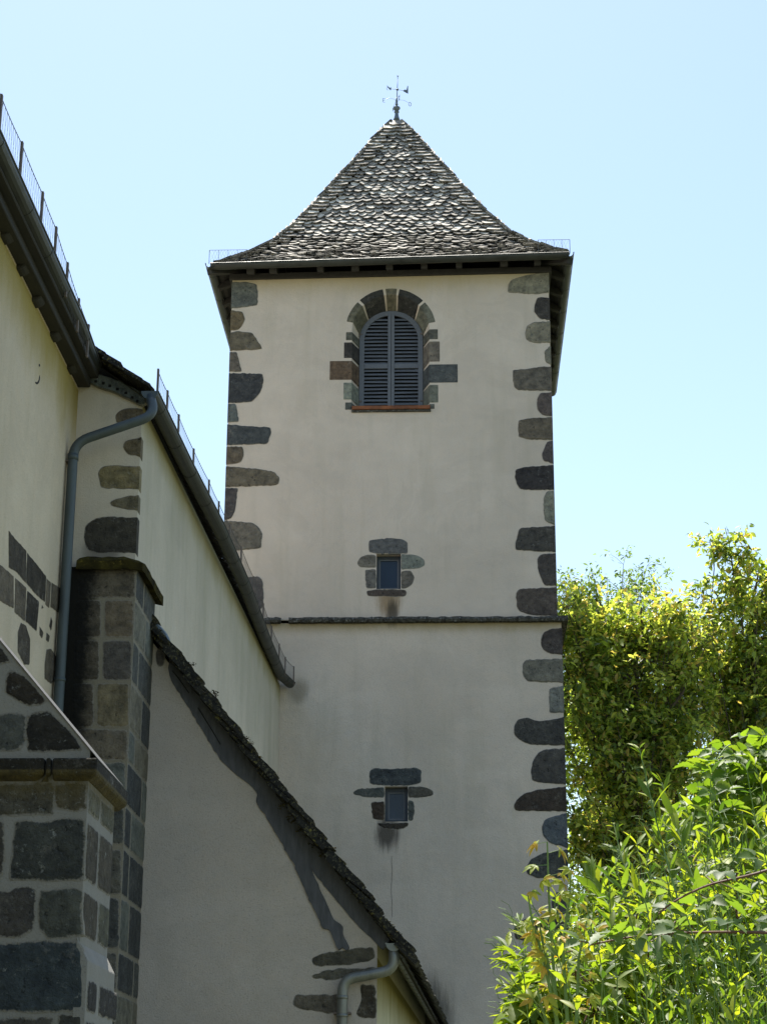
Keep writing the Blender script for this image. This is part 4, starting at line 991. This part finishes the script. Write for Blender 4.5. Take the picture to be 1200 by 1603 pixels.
def leaf_mesh(name, P, U, V, Wd, Ln, Col, mat, parent, shape, curl=.2, stuff=None):
    """many leaves at once. P base points, U across, V along (unit, n x 3); shape = list of (t, half width), folded along the midrib"""
    n = len(P); Nn = np.cross(U, V); k = len(shape); vs_ = []
    for t, hw in shape:
        mid = P + V*(Ln*t)[:, None] - Nn*(Ln*curl*t*t)[:, None]
        if hw == 0: vs_.append([mid])
        else:
            side = U*(Wd*hw)[:, None]; lift = Nn*(Wd*hw*.35)[:, None]
            vs_.append([mid, mid-side+lift, mid+side+lift])
    idx = []; flat = []
    for g_ in vs_: idx.append(list(range(len(flat), len(flat)+len(g_)))); flat += g_
    K = len(flat); A = np.stack(flat, 1).reshape(-1, 3)
    tris = []
    for a, b in zip(idx, idx[1:]):
        for sd_ in (1, 2):
            if len(a) == 1 and len(b) == 3: tris.append((a[0], b[0], b[sd_]) if sd_ == 2 else (a[0], b[sd_], b[0]))
            elif len(a) == 3 and len(b) == 3:
                q = (a[0], b[0], b[sd_]) if sd_ == 2 else (a[0], b[sd_], b[0]); tris.append(q)
                q = (a[0], b[sd_], a[sd_]) if sd_ == 2 else (a[0], a[sd_], b[sd_]); tris.append(q)
            elif len(a) == 3: tris.append((a[0], b[0], a[sd_]) if sd_ == 2 else (a[0], a[sd_], b[0]))
    T = np.array(tris); F = (T[None]+(np.arange(n)*K)[:, None, None]).reshape(-1, 3)
    off = parent_loc(parent); A = A-np.array(off)
    me = bpy.data.meshes.new(name); me.vertices.add(len(A)); me.vertices.foreach_set('co', A.astype(np.float32).ravel())
    me.loops.add(F.size); me.loops.foreach_set('vertex_index', F.astype(np.int32).ravel())
    me.polygons.add(len(F)); me.polygons.foreach_set('loop_start', np.arange(0, F.size, 3, dtype=np.int32)); me.polygons.foreach_set('loop_total', np.full(len(F), 3, np.int32))
    me.update(); me.validate()
    ca = me.color_attributes.new('col', 'FLOAT_COLOR', 'POINT'); cc = np.ones((len(A), 4), np.float32); cc[:, :3] = np.repeat(Col, K, 0); ca.data.foreach_set('color', cc.ravel())
    me.materials.append(mat); o = bpy.data.objects.new(name, me); C.objects.link(o); o.parent = parent
    return o
LEAF = [(0, 0), (.3, .42), (.62, .4), (1, 0)]; DIAM = [(0, 0), (.45, .5), (1, 0)]; LANCE = [(0, 0), (.25, .42), (.55, .5), (.82, .28), (1, 0)]
def unit(a): return a/np.maximum(np.linalg.norm(a, axis=1, keepdims=True), 1e-9)
def palette(rg, n, cols, var=.2):
    c = np.array(cols)[rg.integers(0, len(cols), n)]; return c*rg.uniform(1-var, 1+var, (n, 1))

def tree(name, label, cat, base, crowns, nlimb, nleaf, seed, cols, leafsz, mat, trunk_r=.12, tw=.35, group=None, fork=.3, shape=None, leader=()):
    """trunk + limbs reaching into crown ellipsoids (centre, radii, weight); leaves in sprays round the twig ends"""
    rg = np.random.default_rng(seed); r = random.Random(seed); base = Vector(base)
    th = thing(name, label, cat, base, group)
    Wt = np.array([c[2] for c in crowns], float); Wt /= Wt.sum()
    top = max(c[0][2] for c in crowns); wood = MB(); tr = MB()
    cc_ = sum((Vector(c[0])*float(w_) for c, w_ in zip(crowns, Wt)), Vector())
    tp = [base, base.lerp(Vector((cc_.x, cc_.y, cc_.z)), fork)+Vector((r.uniform(-.15, .15), 0, 0)), Vector((cc_.x, cc_.y, cc_.z-.3)), Vector((cc_.x+.2, cc_.y, top))]
    tpts = []
    for i in range(25):
        t = i/24*3; k = min(2, int(t)); tpts.append(tp[k].lerp(tp[k+1], t-k)+Vector((math.sin(i*1.3+seed)*.04, math.cos(i*1.7)*.04, 0)))
    tr.tube(tpts, trunk_r, 9, r1=.015); tr.build('trunk', M['bark'], th, True)
    tips = []
    for q in range(nlimb):
        c = crowns[int(rg.choice(len(crowns), p=Wt))]
        d = Vector(rg.normal(size=3)).normalized()*float(rg.random()**.33)
        tgt = Vector(c[0])+Vector([d[i]*c[1][i] for i in range(3)])
        zz_ = base.z+(tgt.z-base.z)*r.uniform(.6, .95); st = min(tpts, key=lambda p: abs(p.z-zz_))
        mid = st.lerp(tgt, .5)+Vector((0, 0, -.12*(tgt-st).length)); pp = []
        for i in range(9):
            t = i/8; pp.append(st*(1-t)**2+mid*2*t*(1-t)+tgt*t*t+Vector((r.uniform(-.03, .03), r.uniform(-.03, .03), r.uniform(-.03, .03))))
        wood.tube(pp, .014+(.06 if q % 3 == 0 else .012)*r.random(), 5, r1=.005)
        for i in range(3, 9):
            for _ in range(2):
                e = Vector((r.gauss(0, 1), r.gauss(0, 1), r.gauss(.45, .8))).normalized()*r.uniform(.4, 1.1)*tw*1.4
                a = pp[i]; b = a+e; wood.tube([a, a.lerp(b, .5)+Vector((0, 0, .03)), b], .006, 3, r1=.003); tips += [a.lerp(b, f) for f in (.5, .8, 1.0)]
    for pts in leader:
        pts = [Vector(p) for p in pts]; wood.tube(pts, .014, 5, r1=.005)
        for a, b in zip(pts, pts[1:]):
            for f in (0, .33, .66):
                q = a.lerp(b, f); e = Vector((r.gauss(0, 1), r.gauss(0, .7), r.gauss(.5, .5))).normalized()*r.uniform(.15, .32); wood.tube([q, q+e], .005, 3); tips += [q+e]*3+[q+e*.6]*1
    wood.build('branches', M['bark'], th)
    T = np.array([tuple(t) for t in tips]); ii = rg.integers(0, len(T), nleaf)
    P = T[ii]+rg.normal(size=(nleaf, 3))*np.array([1, 1, .8])*tw*.28
    # leaves of one twig share a direction
    td = unit(rg.normal(size=(len(T), 3))*np.array([1, 1, .45])+np.array([0, 0, -.1])); V_ = unit(td[ii]+rg.normal(size=(nleaf, 3))*.75)
    up_ = unit(rg.normal(size=(nleaf, 3))*.55+np.array([0, 0, 1.])); U_ = unit(np.cross(V_, up_))
    Ln = leafsz*rg.uniform(.6, 1.35, nleaf); Wd = Ln*rg.uniform(.38, .55, nleaf)
    leaf_mesh('foliage', P, U_, V_, Wd, Ln, palette(rg, nleaf, cols), mat, th, shape or LEAF, .25)
    return th
YG = [(.21, .28, .07), (.27, .34, .08), (.33, .39, .1), (.38, .42, .12), (.16, .23, .055), (.09, .14, .035), (.07, .11, .03), (.37, .3, .12)]
DG = [(.1, .16, .03), (.16, .23, .04), (.23, .3, .05), (.3, .36, .06)]
PG = [(.16, .22, .06), (.2, .26, .08), (.13, .19, .05)]
def at(x, y, Y): return tuple(AY(x, y, Y))
tree('walnut_tree', 'sunlit yellow green tree growing directly beside the right edge of the tower', 'tree', (3.0, 32.5, 0),
     [(at(935, 995, 32.5), (.85, 1.0, .9), 2.2), (at(1010, 968, 32.5), (.8, 1.0, .7), 1.8), (at(1075, 1030, 32.5), (.75, .9, .8), 1.6), (at(1078, 965, 33), (.45, .7, .5), .7), (at(1095, 1120, 33), (.6, .8, .6), .9), (at(905, 960, 32.5), (.6, .9, .6), .8), (at(930, 1140, 32), (.9, 1, .8), 2), (at(1040, 1170, 32.5), (.9, 1, .7), 1.6), (at(960, 1290, 32), (1.1, 1, .8), 2)],
     110, 30000, 5, YG, .128, M['tree_leaf'], .13, .36)
tree('walnut_tree', 'taller tree at the right edge with a loose sprig standing above its crown', 'tree', (5.0, 33.5, 0),
     [(at(1180, 950, 33.5), (.7, 1.0, .75), 1.6), (at(1120, 1010, 33.5), (.6, .9, .6), 1.), (at(1215, 1030, 33.5), (.8, 1., .8), 1.3), (at(1150, 1120, 33.5), (.75, 1, .75), 1.2), (at(1250, 900, 33.5), (.8, 1, .8), 1), (at(1120, 1230, 33.5), (1., 1, .7), 1.3)],
     80, 23000, 8, YG, .128, M['tree_leaf'], .12, .36,
     leader=[[at(1100, 1010, 33), at(1112, 950, 33), at(1117, 890, 33), at(1113, 858, 33), at(1109, 845, 33)], [at(1150, 930, 33), at(1145, 880, 33), at(1140, 850, 33), at(1134, 826, 33)], [at(1078, 1010, 33), at(1105, 960, 33), at(1125, 930, 33), at(1160, 900, 33)], [at(1145, 900, 33), at(1155, 880, 33), at(1160, 862, 33)]])
tree('ash_tree', 'pale feathery treetop showing far behind the nearer crowns', 'tree', (5.2, 46, 0),
     [(at(885, 945, 46), (.7, .8, .8), 1.2), (at(985, 925, 46), (1.0, .8, .75), 1.5), (at(930, 985, 46), (1.2, .8, .8), 1), (at(900, 1060, 46), (1.2, .8, .8), 1)],
     60, 16000, 12, PG, .11, M['far_leaf'], .12, .35)
tree('hazel_tree', 'dark shaded undergrowth tree below the yellow green tree', 'tree', (3.6, 36.5, 0),
     [(at(930, 1280, 36.5), (1.2, .8, 1.1), 2), (at(1050, 1260, 36.5), (1.4, .8, 1.0), 2), (at(960, 1420, 36), (1.5, .8, 1.2), 2), (at(1160, 1300, 36.5), (1.4, .8, 1.1), 1.5), (at(900, 1150, 36.5), (.7, .6, .9), 1)],
     80, 28000, 15, DG, .125, M['tree_leaf'], .12, .4)

# ---- thicket in front, right: everlasting peas climbing through brambles
def xmin(z): return np.interp(z, [1.98, 2.1, 2.25, 2.3, 2.44, 2.56, 2.69], [.15, .19, .25, .4, .5, .67, .85])
def pea(seed, base, spread, top, lean_, nst, label):
    rg = np.random.default_rng(seed); r = random.Random(seed); base = Vector(base)
    th = thing('everlasting_pea', label, 'climbing plant', base, 'pea plants climbing through the thicket'); st = MB(); te = st
    P = []; U_ = []; V_ = []; L_ = []; W_ = []
    for q in range(int(nst*1.35)):
        x0 = base.x-lean_*1.1+r.gauss(0, spread*.55); y0 = base.y+r.gauss(0, .25); p = Vector((x0, y0, r.uniform(.3, 1.0)))
        tz = top-abs(r.gauss(0, .3)); d = Vector((r.gauss(lean_, .07), r.gauss(-.03, .08), 1)).normalized(); pts = [p.copy()]; bend = Vector((r.gauss(0, .008), r.gauss(0, .008), 0))
        for i in range(52):
            d = (d+bend+Vector((r.gauss(0, .05), r.gauss(0, .05), .03))).normalized(); p = p+d*.06; pts.append(p.copy())
            if p.z > 1.25:
                sd_ = 1 if i % 2 else -1
                a = Vector((r.gauss(0, 1), r.gauss(0, 1), 0)).normalized()
                for m_ in (-1, 1):
                    v = (a*m_*.75+d*r.uniform(.5, 1.1)+Vector((0, 0, r.uniform(-.2, .3)))).normalized(); u = v.cross(Vector((r.gauss(0, .6), r.gauss(0, .6), 1))).normalized()
                    P.append(tuple(p)); V_.append(tuple(v)); U_.append(tuple(u)); l = r.uniform(.028, .06); L_.append(l); W_.append(l*r.uniform(.15, .26))
                if r.random() < .22:
                    e = (a+d*.5).normalized(); c = []
                    for k in range(8): c.append(p+e*(.012*k)+Vector((math.cos(k*1.1), math.sin(k*.9), math.sin(k*1.3)))*.004*k*.5)
                    te.tube(c, .0009, 3)
            if p.z > tz or (p.z > 1.6 and p.x/p.y*5.2 < xmin(p.z)): break
        st.tube(pts, .0028, 5, r1=.0014)
    st.build('stems', M['stem'], th)
    n_ = len(P); cols = [(.11, .17, .03), (.17, .23, .04), (.08, .14, .035), (.22, .28, .045), (.14, .19, .06), (.28, .31, .05), (.05, .1, .025)]
    leaf_mesh('leaves', np.array(P), np.array(U_), np.array(V_), np.array(W_)*1.15, np.array(L_), palette(rg, n_, cols), M['pea_leaf'], th, LANCE, .22)
def PX(x, y, Y): return AY(x, y, Y)
spots = [  # pixel column, distance, top row, lean, stems
 (1005, 5.3, 1195, -.03, 5, 'tallest pea stem rising to a point above the thicket beside the dark tree shade'),
 (850, 5.3, 1440, -.12, 26, 'pea plant at the left edge of the thicket, below the yellow sprig'),
 (920, 5.6, 1400, -.06, 34, 'pea plant in front of the deep tree shade, behind the long bramble cane'),
 (1010, 5.9, 1330, -.05, 38, 'pea plant around the foot of the tallest stem'),
 (1090, 5.5, 1290, .0, 38, 'pea plant in the middle of the thicket above the bramble leaves'),
 (1160, 6.0, 1220, .0, 40, 'pea plant below the pale climber at the right edge'),
 (1215, 5.4, 1250, .03, 36, 'pea plant cut off by the right edge of the photo'),
 (960, 4.9, 1520, -.05, 34, 'low pea plant at the bottom edge left of the dark hollow'),
 (1080, 4.8, 1480, .0, 36, 'low pea plant under the long bramble cane'),
 (1185, 4.9, 1430, .0, 34, 'low pea plant in the bottom right corner')]
for i, (x, Y, yt, ln_, ns, lb) in enumerate(spots):
    p = PX(x, yt, Y); pea(100+i, (p.x, Y, 0), .16 if ns > 10 else .04, p.z+.02, ln_, ns, lb)
# arching stems leaning left across the wall
rg = np.random.default_rng(77); r = random.Random(77)
th = thing('everlasting_pea', 'pea shoots sprawling sideways to the left in front of the tower wall', 'climbing plant', (.45, 5.2, 0), 'pea plants climbing through the thicket')
st = MB(); P = []; U_ = []; V_ = []; L_ = []; W_ = []
for path in ([(1010,1580),(930,1510),(860,1498),(790,1508)], [(1000,1600),(900,1540),(840,1555),(790,1572)], [(960,1600),(870,1570),(820,1560),(785,1540)], [(1000,1540),(900,1500),(830,1470),(812,1440),(812,1400)], [(1070,1510),(1000,1508),(940,1520),(905,1545)], [(1000,1480),(960,1430),(935,1390),(925,1350)],
             [(900,1600),(850,1580),(812,1590),(795,1600)], [(1085,1490),(1055,1390),(1025,1280),(1000,1172)], [(1120,1480),(1085,1380),(1060,1300),(1035,1225)], [(1040,1480),(1000,1400),(975,1350),(960,1290)], [(880,1560),(840,1510),(800,1490),(788,1480)]):
    Yp = r.uniform(4.7, 5.3); c = [PX(x, y, Yp+.08*i) for i, (x, y) in enumerate(path)]; pts = []
    for i in range(25):
        t = i/24*3; k = min(2, int(t)); f = t-k; a = c[max(0, k-1)]; b = c[k]; d = c[k+1]; e = c[min(3, k+2)]
        pts.append(.5*((2*b)+(d-a)*f+(2*a-5*b+4*d-e)*f*f+(3*b-a-3*d+e)*f**3))
    st.tube(pts, .003, 5, r1=.0015)
    for i in range(2, 25):
        d = (pts[i]-pts[i-1]).normalized()
        for m_ in (-1, 1):
            if r.random() < .15: continue
            a = Vector((r.gauss(0, 1), r.gauss(0, 1), r.gauss(0, 1))).normalized(); v = (d*1.1+a*.7).normalized(); u = v.cross(Vector((r.gauss(0, .5), r.gauss(0, .5), 1))).normalized(); l = r.uniform(.045, .09)*(1 if i < 20 else .6)
            P.append(tuple(pts[i])); V_.append(tuple(v)); U_.append(tuple(u)); L_.append(l); W_.append(l*r.uniform(.16, .28))
        if r.random() < .4:
            e = Vector((-.6, r.gauss(0, .3), r.gauss(.3, .5))); p = pts[i]; st.tube([p+e*(.012*k)+Vector((math.cos(k*1.2), 0, math.sin(k*1.2)))*.003*k*.6 for k in range(8)], .0008, 3)
st.build('stems', M['stem'], th)
leaf_mesh('leaves', np.array(P), np.array(U_), np.array(V_), np.array(W_), np.array(L_), palette(rg, len(P), [(.12, .18, .03), (.18, .24, .035), (.1, .16, .03), (.24, .28, .04)]), M['pea_leaf'], th, LANCE, .15)

SERR = [(0, 0)]+[(t, w_*(1 if i % 2 else .86)) for i, (t, w_) in enumerate(((.06, .2), (.13, .36), (.2, .42), (.3, .5), (.38, .47), (.48, .5), (.56, .42), (.66, .4), (.74, .28), (.84, .24), (.9, .1)))]+[(1, 0)]
def bramble(seed, label, canes, cols, nm='bramble', mat='bramble_leaf', size=.058, dens=5, cane_r=.004):
    r = random.Random(seed); rg = np.random.default_rng(seed); b = canes[0][0]
    th = thing(nm, label, 'shrub', (b.x, b.y, 0)); cn = MB(); P = []; U_ = []; V_ = []; L_ = []; W_ = []
    for c in canes:
        m = len(c)-1; pts = []
        for i in range(m*9+1):
            t = i/9; k = min(m-1, int(t)); f = t-k; a = c[max(0, k-1)]; bb = c[k]; d = c[k+1]; e = c[min(m, k+2)]
            pts.append(.5*((2*bb)+(d-a)*f+(2*a-5*bb+4*d-e)*f*f+(3*bb-a-3*d+e)*f**3))
        cn.tube(pts, cane_r, 6, r1=.0018)
        for i in range(2, len(pts)):
            p = pts[i]; d = (pts[i]-pts[i-1]).normalized(); a = Vector((r.gauss(0, 1), r.gauss(0, 1), r.gauss(0, .6))).normalized(); cn.tube([p, p+a*.007], .001, 3, r1=.0003)
            if r.random() < dens/10:
                a = Vector((r.gauss(0, 1), r.gauss(-.3, 1), r.gauss(.2, .6))).normalized(); q = p+a*r.uniform(.03, .06); cn.tube([p, q], .0013, 4)
                nrm = Vector((r.gauss(0, .5), r.gauss(-.3, .5), 1)).normalized(); v0 = (a-nrm*a.dot(nrm)).normalized(); s_ = size*r.uniform(.7, 1.15)
                for ang, sc in ((0, 1.1), (1.1, .85), (-1.1, .85)):
                    v = (Matrix.Rotation(ang, 3, nrm) @ v0).normalized(); v = (v+Vector((0, 0, r.gauss(-.1, .15)))).normalized(); u = v.cross(nrm).normalized()
                    P.append(tuple(q+v*.006)); V_.append(tuple(v)); U_.append(tuple(u)); L_.append(s_*sc); W_.append(s_*sc*r.uniform(.62, .8))
    cn.build('canes', M['cane'] if nm == 'bramble' else M['stem'], th)
    leaf_mesh('leaves', np.array(P), np.array(U_), np.array(V_), np.array(W_), np.array(L_), palette(rg, len(P), cols), M[mat], th, SERR, .2)
def cn_(path, Y, dy=.0): return [PX(x, y, Y+dy*i) for i, (x, y) in enumerate(path)]
BG = [(.1, .15, .03), (.14, .2, .03), (.19, .25, .035), (.24, .28, .04)]
bramble(31, 'long thorny red brown bramble cane reaching left across the pea stems', [cn_([(1260,1462),(1150,1459),(1050,1461),(980,1468),(920,1480)], 4.5), cn_([(1270,1340),(1180,1368),(1110,1385),(1060,1408),(1030,1430)], 4.6)], [(.09,.14,.07), (.12,.17,.08), (.1,.16,.04)], dens=3.4)
rr = random.Random(5)
def mound(Y, pts, h): return [[PX(x+rr.uniform(-30, 30), 1700, Y+rr.uniform(-.3, .3)), PX(x+rr.uniform(-20, 20), (y+1700)/2, Y), PX(x, y, Y+rr.uniform(-.2, .2)), PX(x+rr.uniform(-50, 40), y+rr.uniform(10, 60), Y+rr.uniform(-.3, .1))] for x, y in pts]
bramble(32, 'leafy bramble clump in the bottom middle of the thicket', mound(5.3, [(900+16*i, 1470+rr.uniform(-40, 60)) for i in range(12)], 0), BG, dens=6)
bramble(33, 'leafy bramble clump in the bottom right of the thicket', mound(5.7, [(1040+16*i, 1400+rr.uniform(-60, 80)) for i in range(12)], 0), BG, dens=6)
bramble(34, 'leafy climber with large pale leaflets at the upper right of the thicket', mound(6.4, [(1085+14*i, 1255-8*i+rr.uniform(-25, 40)) for i in range(13)], 0)+mound(6.6, [(1150+10*i, 1190+rr.uniform(-30, 20)) for i in range(8)], 0), [(.1,.17,.03), (.13,.2,.035), (.16,.22,.04)], nm='wild_climber', dens=9, size=.06)
bramble(35, 'low leafy bramble along the bottom left of the thicket', mound(5.0, [(830+14*i, 1560+rr.uniform(-40, 30)) for i in range(8)], 0), [(.1,.16,.03), (.16,.22,.03), (.2,.24,.03)], dens=6, size=.06)
# young sprig with bronze-yellow palmate leaves
r = random.Random(55); rg = np.random.default_rng(55); th = thing('maple_sapling', 'young sapling with bronze yellow pointed leaves at the left tip of the thicket', 'sapling', tuple(PX(880, 1603, 5.0).xy)+(0,))
st = MB(); P = []; U_ = []; V_ = []; L_ = []; W_ = []
for path, sz in (([(885,1700),(868,1540),(862,1470),(858,1390),(856,1318)], 1.), ([(880,1640),(850,1500),(832,1440),(826,1402)], .9), ([(890,1640),(880,1480),(890,1410),(893,1370)], .9), ([(870,1560),(850,1480),(842,1440)], .9), ([(870,1640),(848,1580),(840,1545)], 1.1), ([(900,1640),(905,1500),(918,1440)], 1.)):
    c = [PX(x, y, 4.65) for x, y in path]; c[0] = Vector((c[0].x, c[0].y, .0)) if path[0][1] == 1700 else c[0]; st.tube(c, .005, 6, r1=.0018)
    for a, b in list(zip(c, c[1:]))[1:] if len(c) > 3 else list(zip(c, c[1:])):
        k = max(2, int((b-a).length/.022))
        for i in range(k):
            p = a.lerp(b, (i+1)/k); e = Vector((r.gauss(0, 1), r.gauss(-.3, 1), r.gauss(.1, .4))).normalized(); q = p+e*.03*sz; st.tube([p, q], .001, 3)
            nrm = Vector((r.gauss(0, .6), r.gauss(-.6, .5), .8)).normalized(); v0 = (e+Vector((0, 0, -.3))); v0 = (v0-nrm*v0.dot(nrm)).normalized(); s_ = sz*r.uniform(.035, .06)
            for ang, sc in ((0, 1.), (.7, .85), (-.7, .85), (1.5, .55), (-1.5, .55)):
                v = (Matrix.Rotation(ang, 3, nrm) @ v0).normalized(); u = v.cross(nrm).normalized(); P.append(tuple(q)); V_.append(tuple(v)); U_.append(tuple(u)); L_.append(s_*sc*.8); W_.append(s_*sc*.3)
st.build('stem', M['stem'], th)
leaf_mesh('leaves', np.array(P), np.array(U_), np.array(V_), np.array(W_), np.array(L_), palette(rg, len(P), [(.4, .36, .05), (.42, .29, .06), (.33, .38, .05), (.26, .33, .05)]), M['young_leaf'], th, LANCE, .3)
